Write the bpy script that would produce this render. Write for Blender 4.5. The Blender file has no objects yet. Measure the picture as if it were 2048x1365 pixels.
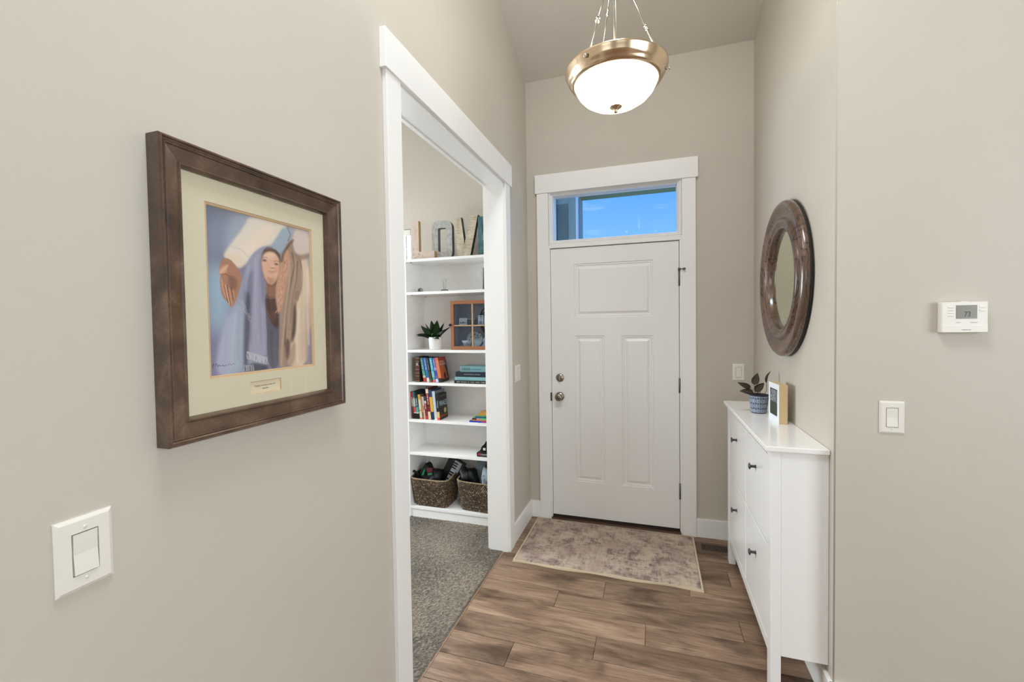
import bpy, bmesh, math, random
import numpy as np
from mathutils import Matrix, Vector, Euler
random.seed(7)
C = bpy.context.scene.collection
PI = math.pi
SC = bpy.context.scene

# ------------------------------------------------------------------ camera, world, lights, exposure
cam_d = bpy.data.cameras.new('camera')
cam = bpy.data.objects.new('camera', cam_d)
C.objects.link(cam)
cam_d.sensor_width = 36.0
cam_d.lens = 872.478 * 36.0 / 2048.0
cam_d.shift_y = -9.2 / 2048.0
cam_d.clip_start = 0.02
cam_d.clip_end = 500
_r = Vector((0.9518927, 0.30609185, -0.01442456)); _u = Vector((0.00543241, 0.03020888, 0.99952885)); _b = Vector((0.30638339, -0.95152257, 0.02709279))
cam.matrix_world = Matrix(((_r.x, _u.x, _b.x, 0), (_r.y, _u.y, _b.y, 0), (_r.z, _u.z, _b.z, 1.5056), (0, 0, 0, 1)))
SC.camera = cam
vs = SC.view_settings
SC.display_settings.display_device = 'sRGB'
vs.view_transform = 'Standard'; vs.look = 'None'; vs.exposure = 0.60; vs.gamma = 1.0
vs.use_curve_mapping = False
SC.cycles.use_denoising = True
SC.cycles.max_bounces = 10
SC.cycles.diffuse_bounces = 6
SC.cycles.transparent_max_bounces = 12
SC.cycles.sample_clamp_indirect = 6
SC.cycles.caustics_reflective = False
SC.cycles.caustics_refractive = False

def s2l(c):
    return tuple(((x / 255.0) / 12.92 if x / 255.0 <= 0.04045 else ((x / 255.0 + 0.055) / 1.055) ** 2.4) for x in c)

world = bpy.data.worlds.new('sky'); SC.world = world
world.use_nodes = True
nt = world.node_tree; nt.nodes.clear()
wo = nt.nodes.new('ShaderNodeOutputWorld'); bg = nt.nodes.new('ShaderNodeBackground')
tc = nt.nodes.new('ShaderNodeTexCoord'); sep = nt.nodes.new('ShaderNodeSeparateXYZ')
nt.links.new(tc.outputs['Generated'], sep.inputs[0])
cr = nt.nodes.new('ShaderNodeValToRGB')
cr.color_ramp.elements[0].position = 0.0; cr.color_ramp.elements[0].color = (*s2l((150, 200, 255)), 1)
cr.color_ramp.elements[1].position = 0.62; cr.color_ramp.elements[1].color = (*s2l((55, 130, 235)), 1)
_e = cr.color_ramp.elements.new(0.3); _e.color = (*s2l((78, 148, 248)), 1)
nt.links.new(sep.outputs['Z'], cr.inputs[0])
mp = nt.nodes.new('ShaderNodeMapping'); mp.inputs['Scale'].default_value = (1.2, 1.2, 6.0)
nt.links.new(tc.outputs['Generated'], mp.inputs[0])
nz = nt.nodes.new('ShaderNodeTexNoise'); nz.inputs['Scale'].default_value = 3.1; nz.inputs['Detail'].default_value = 7; nz.inputs['Roughness'].default_value = 0.6
nt.links.new(mp.outputs[0], nz.inputs['Vector'])
cr2 = nt.nodes.new('ShaderNodeValToRGB'); cr2.color_ramp.elements[0].position = 0.53; cr2.color_ramp.elements[0].color = (0, 0, 0, 1)
cr2.color_ramp.elements[1].position = 0.8; cr2.color_ramp.elements[1].color = (0.7, 0.7, 0.7, 1)
nt.links.new(nz.outputs[0], cr2.inputs[0])
mx = nt.nodes.new('ShaderNodeMix'); mx.data_type = 'RGBA'
nt.links.new(cr2.outputs[0], mx.inputs[0]); nt.links.new(cr.outputs[0], mx.inputs[6]); mx.inputs[7].default_value = (*s2l((205, 225, 255)), 1)
nt.links.new(mx.outputs[2], bg.inputs[0]); bg.inputs[1].default_value = 0.95
nt.links.new(bg.outputs[0], wo.inputs[0])

def area(name, loc, rot, sx, sy, power, col=(1, 1, 1)):
    l = bpy.data.lights.new(name, 'AREA'); l.shape = 'RECTANGLE'; l.size = sx; l.size_y = sy
    l.energy = power; l.color = col
    o = bpy.data.objects.new(name, l); C.objects.link(o); o.location = loc; o.rotation_euler = rot
    return o
DAY = (0.85, 0.935, 1.0)
area('window_daylight_rear_left', (-1.9, -5.05, 1.6), (PI / 2, 0, 0), 2.3, 2.0, 24, DAY)
area('window_daylight_rear_right', (1.9, -5.05, 1.6), (PI / 2, 0, 0), 2.3, 2.0, 14, DAY)
area('fill_light_great_left', (-3.95, -2.8, 1.6), (PI / 2, 0, -PI / 2), 2.6, 1.9, 80, DAY)  # added fill light; this wall has no window
area('fill_light_great_right', (3.45, -1.2, 1.7), (PI / 2, 0, PI / 2), 3.2, 2.0, 92, DAY)  # added fill that brightens the left wall; no window stands here
area('entry_bounce_fill', (-0.15, 0.65, 4.1), (0, 0, 0), 0.8, 0.8, 36, (0.92, 0.96, 1.0))  # added fill standing in for camera flash bounced off the ceiling
area('window_daylight_office_far', (-2.52, 3.50, 1.6), (-PI / 2, 0, 0), 1.16, 1.5, 130, (0.95, 0.98, 1))
area('window_daylight_office_side', (-3.95, 2.25, 1.5), (PI / 2, 0, -PI / 2), 1.3, 1.3, 68, DAY)
area('office_overhead_fill', (-2.2, 1.3, 3.25), (0, 0, 0), 0.9, 0.9, 9, (0.95, 0.97, 1.0))  # added overhead fill to lift the bookcase and carpet

# ------------------------------------------------------------------ dimensions
L, R, D = 0.9169, 0.6455, 3.2706
HC = 3.354
SL = 0.395
RIDGE = -1.0
ZR = HC + SL * (D - RIDGE)

# ------------------------------------------------------------------ materials
def newmat(name):
    m = bpy.data.materials.new(name); m.use_nodes = True
    n = m.node_tree.nodes; b = n['Principled BSDF']
    return m, m.node_tree, b
def mat(name, rgb, rough=0.5, metal=0.0, bump=None, spec=None, coat=0, emit=None):
    m, t, b = newmat(name)
    b.inputs['Base Color'].default_value = (*s2l(rgb), 1)
    b.inputs['Roughness'].default_value = rough; b.inputs['Metallic'].default_value = metal
    if spec is not None: b.inputs['Specular IOR Level'].default_value = spec
    if coat: b.inputs['Coat Weight'].default_value = coat; b.inputs['Coat Roughness'].default_value = 0.08
    if emit:
        b.inputs['Emission Color'].default_value = (*emit[0], 1); b.inputs['Emission Strength'].default_value = emit[1]
    if bump:
        sc_, st = bump
        tc = t.nodes.new('ShaderNodeTexCoord'); nz = t.nodes.new('ShaderNodeTexNoise'); nz.inputs['Scale'].default_value = sc_
        nz.inputs['Detail'].default_value = 3
        bp = t.nodes.new('ShaderNodeBump'); bp.inputs['Strength'].default_value = st; bp.inputs['Distance'].default_value = 0.002
        t.links.new(tc.outputs['Object'], nz.inputs['Vector']); t.links.new(nz.outputs[0], bp.inputs['Height']); t.links.new(bp.outputs[0], b.inputs['Normal'])
    return m
def attrmat(name, rough=0.6, coat=0, bump=None, metal=0):
    m = mat(name, (255, 255, 255), rough, metal, coat=coat, bump=bump)
    t = m.node_tree; a = t.nodes.new('ShaderNodeAttribute'); a.attribute_name = 'Col'
    t.links.new(a.outputs['Color'], t.nodes['Principled BSDF'].inputs['Base Color'])
    return m
def ramp(t, stops):
    r = t.nodes.new('ShaderNodeValToRGB')
    e = r.color_ramp.elements
    while len(e) > 1: e.remove(e[-1])
    e[0].position = stops[0][0]; e[0].color = (*s2l(stops[0][1]), 1)
    for p, c in stops[1:]:
        x = e.new(p); x.color = (*s2l(c), 1)
    return r
def noise(t, vec, scale, detail=5, rough=0.6, dist=0.0):
    n = t.nodes.new('ShaderNodeTexNoise'); n.inputs['Scale'].default_value = scale; n.inputs['Detail'].default_value = detail
    n.inputs['Roughness'].default_value = rough; n.inputs['Distortion'].default_value = dist
    t.links.new(vec, n.inputs['Vector']); return n
def mapping(t, scale=(1, 1, 1), coord='Object', rot=(0, 0, 0), rand=0):
    tc = t.nodes.new('ShaderNodeTexCoord'); m = t.nodes.new('ShaderNodeMapping')
    m.inputs['Scale'].default_value = scale; m.inputs['Rotation'].default_value = rot
    t.links.new(tc.outputs[coord], m.inputs[0])
    if rand:
        oi = t.nodes.new('ShaderNodeObjectInfo'); mu = t.nodes.new('ShaderNodeMath'); mu.operation = 'MULTIPLY'; mu.inputs[1].default_value = rand
        t.links.new(oi.outputs['Random'], mu.inputs[0]); cb = t.nodes.new('ShaderNodeCombineXYZ')
        t.links.new(mu.outputs[0], cb.inputs[0]); t.links.new(mu.outputs[0], cb.inputs[1]); t.links.new(mu.outputs[0], cb.inputs[2])
        t.links.new(cb.outputs[0], m.inputs['Location'])
    return m
def mixc(t, fac, a, b, mode='MIX'):
    x = t.nodes.new('ShaderNodeMix'); x.data_type = 'RGBA'; x.blend_type = mode
    for s, v in ((0, fac), (6, a), (7, b)):
        if hasattr(v, 'links'): t.links.new(v, x.inputs[s])
        elif isinstance(v, (int, float)): x.inputs[s].default_value = v
        else: x.inputs[s].default_value = (*s2l(v), 1)
    return x.outputs[2]
def bumpn(t, b, h, strength=0.3, dist=0.002):
    bp = t.nodes.new('ShaderNodeBump'); bp.inputs['Strength'].default_value = strength; bp.inputs['Distance'].default_value = dist
    t.links.new(h, bp.inputs['Height']); t.links.new(bp.outputs[0], b.inputs['Normal'])

def wall_material(name, rgb, bs=0.35):
    m, t, b = newmat(name)
    mp_ = mapping(t)
    n1 = noise(t, mp_.outputs[0], 90, 4, 0.6); n2 = noise(t, mp_.outputs[0], 2.2, 3, 0.5)
    r = ramp(t, [(0.3, tuple(int(x * 0.985) for x in rgb)), (0.7, rgb)])
    t.links.new(n2.outputs[0], r.inputs[0]); t.links.new(r.outputs[0], b.inputs['Base Color'])
    b.inputs['Roughness'].default_value = 0.5; b.inputs['Specular IOR Level'].default_value = 0.35
    bumpn(t, b, n1.outputs[0], bs, 0.0012)
    return m
M = {}
M['wall'] = wall_material('greige_wall_paint', (194, 187, 175.5))
M['ceiling'] = wall_material('greige_ceiling_paint', (208, 204, 196), 0.8)
M['trim'] = mat('white_trim_paint', (234, 233, 231), 0.32, bump=(30, 0.03))
M['doorp'] = mat('white_door_paint', (232, 231, 229), 0.35, bump=(160, 0.08))
M['cab'] = mat('white_cabinet_lacquer', (236, 235, 233), 0.16)
M['shelf'] = mat('white_shelf_foil', (243, 242, 241), 0.4)
M['plate'] = mat('white_plastic', (224, 220, 212), 0.35)
M['gap'] = mat('dark_gap', (60, 58, 55), 0.7); M['softgap'] = mat('shadowed_gap', (178, 174, 166), 0.7)
M['nickel'] = mat('satin_nickel', (150, 142, 130), 0.3, 1.0)
M['hinge'] = mat('grey_hinge_metal', (105, 103, 100), 0.4, 0.9)
M['knob'] = mat('dark_grey_knob', (70, 69, 68), 0.38, 0.4)
M['warmnickel'] = mat('brushed_nickel_glow_tint', (214, 190, 160), 0.19, 1.0)  # nickel; the bowl's warm reflections are put into the base colour
M['chrome'] = mat('polished_nickel_rod', (196, 190, 178), 0.18, 1.0)
M['black'] = mat('black_fabric', (22, 22, 24), 0.85)
M['green'] = mat('green_fabric', (30, 120, 82), 0.8)
M['maroon'] = mat('maroon_fabric', (90, 24, 40), 0.8)
M['pages'] = mat('book_pages', (225, 216, 196), 0.8)
M['greyfab'] = mat('blue_grey_cloth', (128, 140, 148), 0.85)
M['potwhite'] = mat('white_ceramic', (240, 240, 238), 0.3)
M['soil'] = mat('dark_soil', (40, 32, 26), 0.95)
M['threshold'] = mat('dark_brown_threshold', (66, 42, 28), 0.45)
M['sweep'] = mat('black_door_sweep', (30, 24, 20), 0.7)
M['siding'] = mat('shaded_porch_siding', (140, 162, 160), 0.7, bump=(60, 0.3))  # pale siding in shade; its blue-grey cast is put into the colour
M['beam'] = mat('dark_green_porch_beam', (120, 132, 84), 0.8, bump=(60, 0.5))
M['ground'] = mat('concrete_porch', (150, 150, 148), 0.9)

def glass_thin(name, tint=(255, 255, 255), refl=1.0, rough=0.0):
    m = bpy.data.materials.new(name); m.use_nodes = True; t = m.node_tree; t.nodes.clear()
    o = t.nodes.new('ShaderNodeOutputMaterial'); mi = t.nodes.new('ShaderNodeMixShader')
    tr = t.nodes.new('ShaderNodeBsdfTransparent'); tr.inputs[0].default_value = (*s2l(tint), 1)
    gl = t.nodes.new('ShaderNodeBsdfGlossy'); gl.inputs['Roughness'].default_value = rough
    fr = t.nodes.new('ShaderNodeFresnel'); fr.inputs[0].default_value = 1.45
    mu = t.nodes.new('ShaderNodeMath'); mu.operation = 'MULTIPLY'; mu.inputs[1].default_value = refl
    ge = t.nodes.new('ShaderNodeNewGeometry'); iv = t.nodes.new('ShaderNodeMath'); iv.operation = 'SUBTRACT'; iv.inputs[0].default_value = 1.0
    t.links.new(ge.outputs['Backfacing'], iv.inputs[1]); m2 = t.nodes.new('ShaderNodeMath'); m2.operation = 'MULTIPLY'
    t.links.new(fr.outputs[0], mu.inputs[0]); t.links.new(mu.outputs[0], m2.inputs[0]); t.links.new(iv.outputs[0], m2.inputs[1]); t.links.new(m2.outputs[0], mi.inputs[0])
    t.links.new(tr.outputs[0], mi.inputs[1]); t.links.new(gl.outputs[0], mi.inputs[2]); t.links.new(mi.outputs[0], o.inputs[0])
    return m
M['glass'] = glass_thin('clear_glass', (250, 252, 252), 0.8)
M['picglass'] = glass_thin('picture_glass', (252, 252, 250), 0.75)
M['cabglass'] = glass_thin('grey_cabinet_glass', (240, 244, 248), 1.0)
M['mirror'] = mat('mirror_silver', (236, 242, 222), 0.01, 1.0)

# floor planks: one material, varied per plank by the object's own random number
def plank_material():
    m, t, b = newmat('brown_wood_plank')
    mp_ = mapping(t, (1.0, 7.0, 1.0), rand=37)
    g1 = noise(t, mp_.outputs[0], 2.0, 8, 0.62, 1.2)
    mpf = mapping(t, (1.0, 22.0, 1.0), rand=37)
    g2 = noise(t, mpf.outputs[0], 7.0, 8, 0.75, 0.6)
    mp2 = mapping(t, (1.0, 2.2, 1.0), rand=37)
    g3 = noise(t, mp2.outputs[0], 2.6, 4, 0.5, 0.6)
    base = ramp(t, [(0.28, (112, 88, 69)), (0.48, (156, 130, 108)), (0.7, (184, 158, 135))])
    t.links.new(g1.outputs[0], base.inputs[0])
    fine = ramp(t, [(0.36, (130, 116, 104)), (0.56, (255, 255, 255))])
    t.links.new(g2.outputs[0], fine.inputs[0])
    c = mixc(t, 0.55, base.outputs[0], fine.outputs[0], 'MULTIPLY')
    dk = ramp(t, [(0.30, (120, 105, 92)), (0.5, (255, 255, 255))])
    t.links.new(g3.outputs[0], dk.inputs[0])
    c = mixc(t, 0.8, c, dk.outputs[0], 'MULTIPLY')
    # knots
    vo = t.nodes.new('ShaderNodeTexVoronoi'); vo.inputs['Scale'].default_value = 2.1
    mp3 = mapping(t, (1.0, 1.7, 1.0), rand=37); t.links.new(mp3.outputs[0], vo.inputs['Vector'])
    kr = ramp(t, [(0.0, (70, 48, 34)), (0.045, (120, 95, 78)), (0.10, (255, 255, 255))])
    t.links.new(vo.outputs['Distance'], kr.inputs[0])
    c = mixc(t, 0.75, c, kr.outputs[0], 'MULTIPLY')
    oi = t.nodes.new('ShaderNodeObjectInfo')
    vr = ramp(t, [(0.0, (212, 208, 205)), (1.0, (255, 252, 250))]); t.links.new(oi.outputs['Random'], vr.inputs[0])
    c = mixc(t, 1.0, c, vr.outputs[0], 'MULTIPLY')
    t.links.new(c, b.inputs['Base Color'])
    b.inputs['Roughness'].default_value = 0.42; b.inputs['Specular IOR Level'].default_value = 0.35
    bumpn(t, b, g2.outputs[0], 0.25, 0.001)
    return m
M['plank'] = plank_material()

def frame_wood():
    m, t, b = newmat('distressed_walnut_frame')
    mp_ = mapping(t, (3, 3, 3))
    n1 = noise(t, mp_.outputs[0], 4, 6, 0.6, 0.5); n2 = noise(t, mp_.outputs[0], 60, 3, 0.7)
    r = ramp(t, [(0.3, (60, 42, 31)), (0.55, (88, 66, 50)), (0.75, (120, 96, 78))])
    t.links.new(n1.outputs[0], r.inputs[0])
    sp = ramp(t, [(0.36, (120, 110, 100)), (0.5, (255, 255, 255)), (0.72, (255, 255, 255)), (0.80, (255, 235, 215))])
    t.links.new(n2.outputs[0], sp.inputs[0])
    c = mixc(t, 0.28, r.outputs[0], sp.outputs[0], 'MULTIPLY')
    t.links.new(c, b.inputs['Base Color']); b.inputs['Roughness'].default_value = 0.3; b.inputs['Coat Weight'].default_value = 0.35; b.inputs['Coat Roughness'].default_value = 0.15
    bumpn(t, b, n2.outputs[0], 0.15, 0.001)
    return m
M['framewood'] = frame_wood()

def mirror_wood():
    m, t, b = newmat('carved_dark_pine')
    mp_ = mapping(t, (1, 1.0, 0.35))
    n1 = noise(t, mp_.outputs[0], 6, 3, 0.5, 1.5)
    w = t.nodes.new('ShaderNodeMath'); w.operation = 'MULTIPLY'; w.inputs[1].default_value = 60
    t.links.new(n1.outputs[0], w.inputs[0])
    sn = t.nodes.new('ShaderNodeMath'); sn.operation = 'SINE'; t.links.new(w.outputs[0], sn.inputs[0])
    n0 = noise(t, mp_.outputs[0], 3, 4, 0.6)
    base = ramp(t, [(0.3, (62, 44, 34)), (0.6, (104, 78, 62)), (0.8, (130, 104, 88))])
    t.links.new(n0.outputs[0], base.inputs[0])
    ln = ramp(t, [(0.0, (255, 255, 255)), (0.80, (235, 225, 220)), (0.93, (40, 30, 26))])
    t.links.new(sn.outputs[0], ln.inputs[0])
    c = mixc(t, 0.8, base.outputs[0], ln.outputs[0], 'MULTIPLY')
    t.links.new(c, b.inputs['Base Color']); b.inputs['Roughness'].default_value = 0.28; b.inputs['Coat Weight'].default_value = 0.7; b.inputs['Coat Roughness'].default_value = 0.14
    bumpn(t, b, sn.outputs[0], -0.25, 0.0015)
    return m
M['mirrorwood'] = mirror_wood()

def rug_material():
    m, t, b = newmat('distressed_rug_pile')
    mp_ = mapping(t, (1, 1, 1))
    big = noise(t, mp_.outputs[0], 5.5, 4, 0.6)
    mpx = mapping(t, (1, 3.5, 1)); mpy = mapping(t, (3.5, 1, 1))
    a = noise(t, mpx.outputs[0], 17, 7, 0.8); c2 = noise(t, mpy.outputs[0], 17, 7, 0.8)
    base = ramp(t, [(0.36, (170, 148, 136)), (0.5, (184, 167, 150)), (0.62, (190, 176, 155))])
    t.links.new(big.outputs[0], base.inputs[0])
    mul = t.nodes.new('ShaderNodeMath'); mul.operation = 'ADD'; t.links.new(a.outputs[0], mul.inputs[0]); t.links.new(c2.outputs[0], mul.inputs[1])
    wn = noise(t, mp_.outputs[0], 9, 3, 0.6)
    ad = t.nodes.new('ShaderNodeMath'); ad.operation = 'ADD'; t.links.new(mul.outputs[0], ad.inputs[0]); t.links.new(wn.outputs[0], ad.inputs[1])
    hf = t.nodes.new('ShaderNodeMath'); hf.operation = 'MULTIPLY'; hf.inputs[1].default_value = 0.3333; t.links.new(ad.outputs[0], hf.inputs[0])
    mk = ramp(t, [(0.46, (0, 0, 0)), (0.51, (150, 150, 150)), (0.57, (245, 245, 245))]); t.links.new(hf.outputs[0], mk.inputs[0])
    c = mixc(t, mk.outputs[0], base.outputs[0], (112, 95, 94))
    t.links.new(c, b.inputs['Base Color']); b.inputs['Roughness'].default_value = 0.95
    fn = noise(t, mp_.outputs[0], 400, 2, 0.5); bumpn(t, b, fn.outputs[0], 0.5, 0.001)
    return m
M['rug'] = rug_material()
M['binding'] = mat('cream_rug_binding', (196, 180, 152), 0.85, bump=(300, 0.4))

# ------------------------------------------------------------------ mesh helpers
def chain(o):
    m = Matrix.Identity(4)
    while o is not None:
        m = Matrix.LocRotScale(o.location, o.rotation_euler, None) @ m
        o = o.parent
    return m
def obj(name, bm, m, parent=None, world=True, smooth=False):
    me = bpy.data.meshes.new(name)
    if parent is not None and world:
        bm.transform(chain(parent).inverted())
    if smooth is True:
        for f in bm.faces: f.smooth = True
    bm.normal_update(); bm.to_mesh(me); bm.free()
    for x in (m if isinstance(m, (list, tuple)) else [m]): me.materials.append(x)
    o = bpy.data.objects.new(name, me); C.objects.link(o); o.parent = parent
    return o
def thing(name, label, cat, loc=(0, 0, 0), rot=(0, 0, 0), group=None):
    o = bpy.data.objects.new(name, None); C.objects.link(o); o.location = loc; o.rotation_euler = rot
    o.empty_display_size = 0.05
    if label: o['label'] = label
    if cat: o['category'] = cat
    if group: o['group'] = group
    return o
def struct(name, loc=(0, 0, 0)):
    o = bpy.data.objects.new(name, None); C.objects.link(o); o.location = loc; o['kind'] = 'structure'; return o
def B(): return bmesh.new()
def bx(bm, x0, x1, y0, y1, z0, z1, bev=0, mi=0, seg=1):
    r = bmesh.ops.create_cube(bm, size=1)
    vs_ = r['verts']
    for v in vs_:
        v.co = Vector((x0 + (v.co.x + .5) * (x1 - x0), y0 + (v.co.y + .5) * (y1 - y0), z0 + (v.co.z + .5) * (z1 - z0)))
    fs = list({f for v in vs_ for f in v.link_faces})
    for f in fs: f.material_index = mi
    if bev:
        es = list({e for v in vs_ for e in v.link_edges})
        bmesh.ops.bevel(bm, geom=es, offset=bev, segments=seg, affect='EDGES', profile=0.5)
    return bm
def box(*a, **k): return bx(B(), *a, **k)
def cyl(bm, p0, p1, r0, r1=None, seg=16, mi=0, cap=True):
    p0 = Vector(p0); p1 = Vector(p1); r1 = r0 if r1 is None else r1
    d = p1 - p0; q = d.to_track_quat('Z', 'Y').to_matrix()
    a = []; b = []
    for i in range(seg):
        t = 2 * PI * i / seg; v = Vector((math.cos(t), math.sin(t), 0))
        a.append(bm.verts.new(p0 + q @ (v * r0))); b.append(bm.verts.new(p1 + q @ (v * r1)))
    for i in range(seg):
        f = bm.faces.new((a[i], a[(i + 1) % seg], b[(i + 1) % seg], b[i])); f.material_index = mi; f.smooth = True
    if cap:
        if r0 > 1e-5: bm.faces.new(a[::-1]).material_index = mi
        if r1 > 1e-5: bm.faces.new(b).material_index = mi
    return bm
def tube(bm, pts, rad, seg=8, mi=0):
    pts = [Vector(p) for p in pts]; n = len(pts); rings = []
    for i, p in enumerate(pts):
        d = (pts[min(i + 1, n - 1)] - pts[max(i - 1, 0)]).normalized()
        q = d.to_track_quat('Z', 'Y').to_matrix(); r = rad[i] if isinstance(rad, (list, tuple)) else rad
        rings.append([bm.verts.new(p + q @ Vector((math.cos(2 * PI * k / seg) * r, math.sin(2 * PI * k / seg) * r, 0))) for k in range(seg)])
    for i in range(n - 1):
        for k in range(seg):
            f = bm.faces.new((rings[i][k], rings[i][(k + 1) % seg], rings[i + 1][(k + 1) % seg], rings[i + 1][k])); f.smooth = True; f.material_index = mi
    bm.faces.new(rings[0][::-1]); bm.faces.new(rings[-1]); return bm
def lathe(bm, prof, seg=48, fn=None, mi=0, smooth=True):
    fn = fn or (lambda x, y, z: (x, y, z)); rings = []
    for r, z in prof:
        if r < 1e-6: rings.append([bm.verts.new(fn(0, 0, z))])
        else: rings.append([bm.verts.new(fn(r * math.cos(2 * PI * k / seg), r * math.sin(2 * PI * k / seg), z)) for k in range(seg)])
    for a, b in zip(rings, rings[1:]):
        for k in range(seg):
            k2 = (k + 1) % seg
            if len(a) == 1 and len(b) == 1: continue
            if len(a) == 1: f = bm.faces.new((a[0], b[k2], b[k]))
            elif len(b) == 1: f = bm.faces.new((a[k], a[k2], b[0]))
            else: f = bm.faces.new((a[k], a[k2], b[k2], b[k]))
            f.smooth = smooth; f.material_index = mi
    return bm
def fixn(bm):
    bmesh.ops.recalc_face_normals(bm, faces=bm.faces); return bm
def sweep(bm, a0, a1, b0, b1, prof, fn, fill=False, mi=0):
    # profile (inset, height) carried round a rectangle with mitred corners
    rings = []
    for ins, h in prof:
        rings.append([bm.verts.new(fn(a, b, h)) for a, b in ((a0 + ins, b0 + ins), (a1 - ins, b0 + ins), (a1 - ins, b1 - ins), (a0 + ins, b1 - ins))])
    for p, q in zip(rings, rings[1:]):
        for k in range(4):
            bm.faces.new((p[k], p[(k + 1) % 4], q[(k + 1) % 4], q[k])).material_index = mi
    if fill: bm.faces.new(rings[-1]).material_index = mi
    return bm
def poly_extrude(bm, pts2, h0, h1, fn, mi=0, side_mi=None):
    a = [bm.verts.new(fn(x, y, h0)) for x, y in pts2]; b = [bm.verts.new(fn(x, y, h1)) for x, y in pts2]
    n = len(pts2)
    bm.faces.new(a[::-1]).material_index = mi; bm.faces.new(b).material_index = mi
    for i in range(n):
        bm.faces.new((a[i], a[(i + 1) % n], b[(i + 1) % n], b[i])).material_index = mi if side_mi is None else side_mi
    return bm
def cut_above(bm, co, no):
    bmesh.ops.bisect_plane(bm, geom=bm.verts[:] + bm.edges[:] + bm.faces[:], plane_co=co, plane_no=no, clear_outer=True)
    return bm
def vault_cut(bm):
    cut_above(bm, (0, D, HC + 0.01), (0, SL, 1)); cut_above(bm, (0, RIDGE, ZR + 0.01), (0, -SL, 1)); return bm
def colattr(o, cols):
    me = o.data; a = me.color_attributes.new('Col', 'FLOAT_COLOR', 'POINT')
    buf = np.ones((len(me.vertices), 4), dtype=np.float32); buf[:, :3] = cols
    a.data.foreach_set('color', buf.ravel())
def text(name, s, m, parent, origin, right, up, w, h, ext=0.0004):
    # flat lettering fitted in a w x h box whose lower left corner is origin, in the parent's local frame
    cu = bpy.data.curves.new(name, 'FONT'); cu.body = s; cu.extrude = 0.01
    o = bpy.data.objects.new(name, cu); C.objects.link(o)
    bpy.context.view_layer.update()
    dg = bpy.context.evaluated_depsgraph_get()
    me = bpy.data.meshes.new_from_object(o.evaluated_get(dg))
    bpy.data.objects.remove(o)
    co = np.zeros(len(me.vertices) * 3); me.vertices.foreach_get('co', co); co = co.reshape(-1, 3)
    mn = co.min(0); mxx = co.max(0); sx = w / max(mxx[0] - mn[0], 1e-6); sy = h / max(mxx[1] - mn[1], 1e-6)
    r = Vector(right).normalized(); u = Vector(up).normalized(); n = r.cross(u); og = Vector(origin)
    out = np.array([list(og + r * float((c[0] - mn[0]) * sx) + u * float((c[1] - mn[1]) * sy) + n * (ext if c[2] > 0 else -ext * 0.2)) for c in co])
    me.vertices.foreach_set('co', out.ravel()); me.materials.clear(); me.materials.append(m); me.update()
    me.name = name
    o = bpy.data.objects.new(name, me); C.objects.link(o); o.parent = parent
    return o
_cm = {}
def cmat(rgb, rough=0.45):
    k = (tuple(rgb), rough)
    if k not in _cm: _cm[k] = mat('print_%d_%d_%d' % tuple(rgb), rgb, rough)
    return _cm[k]

# ------------------------------------------------------------------ room shell
XE, XW, YS, ZT = 3.5, -4.0, -5.0, 5.3
WT = 0.126                                   # wall thickness at the cased opening
OY0, OY1, OZ = 1.470, 2.697, 2.437          # cased opening in the left wall
w = struct('wall_left')
bm = B(); bx(bm, -L - WT, -L, -0.3, OY0, 0, ZT); bx(bm, -L - WT, -L, OY1, D, 0, ZT); bx(bm, -L - WT, -L, OY0, OY1, OZ, ZT)
obj('wall_surface', vault_cut(bm), M['wall'], w)
w = struct('wall_front')                     # the wall with the front door
WX0, WX1, WZ0, WZ1 = -3.1, -1.94, 0.85, 2.325
bm = B()
bx(bm, -L - WT, -0.752, D, D + 0.15, 0, HC + 0.05); bx(bm, 0.196, XE, D, D + 0.15, 0, HC + 0.05); bx(bm, -0.752, 0.196, D, D + 0.15, 2.51, HC + 0.05)
bx(bm, XW, WX0, D, D + 0.15, 0, HC + 0.05); bx(bm, WX1, -L - WT, D, D + 0.15, 0, HC + 0.05)
bx(bm, WX0, WX1, D, D + 0.15, 0, WZ0); bx(bm, WX0, WX1, D, D + 0.15, WZ1, HC + 0.05)
obj('wall_surface', bm, M['wall'], w)
w = struct('wall_right')
bm = B(); rr = 0.005; YR = 1.911
pl = [(R + rr - rr * math.cos(a * PI / 16), YR + rr - rr * math.sin(a * PI / 16)) for a in range(9)] + [(0.80, YR), (0.80, D), (R, D)]
poly_extrude(bm, pl, 0, ZT, lambda x, y, z: (x, y, z)); fixn(bm)
for f in bm.faces:
    if abs(f.normal.z) < 0.1 and f.calc_area() < 0.05: f.smooth = True
obj('wall_surface', vault_cut(bm), M['wall'], w)
w = struct('wall_side'); obj('wall_surface', vault_cut(box(0.80, XE, YR, YR + 0.15, 0, ZT)), M['wall'], w)
w = struct('wall_east'); obj('wall_surface', vault_cut(box(XE, XE + 0.15, YS, D, 0, ZT)), M['wall'], w)
w = struct('wall_west')
bm = B(); bx(bm, XW - 0.15, XW, YS, D, 0, ZT)
obj('wall_surface', vault_cut(bm), M['wall'], w)
w = struct('wall_office'); obj('wall_surface', vault_cut(box(XW, -L - WT, -0.3, -0.16, 0, ZT)), M['wall'], w)
w = struct('wall_rear')
obj('wall_surface', vault_cut(box(XW - 0.15, XE + 0.15, YS - 0.3, YS - 0.12, 0, ZT)), M['wall'], w)
w = struct('ceiling')
bm = B()
poly_extrude(bm, [(D + 0.15, HC - SL * 0.15), (RIDGE, ZR), (YS - 0.3, ZR + SL * (YS - 0.3 - RIDGE)), (YS - 0.3, ZR + SL * (YS - 0.3 - RIDGE) + 0.1), (RIDGE, ZR + 0.1), (D + 0.15, HC - SL * 0.15 + 0.1)], XW - 0.15, XE + 0.15, lambda a, b, h: (h, a, b))
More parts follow.
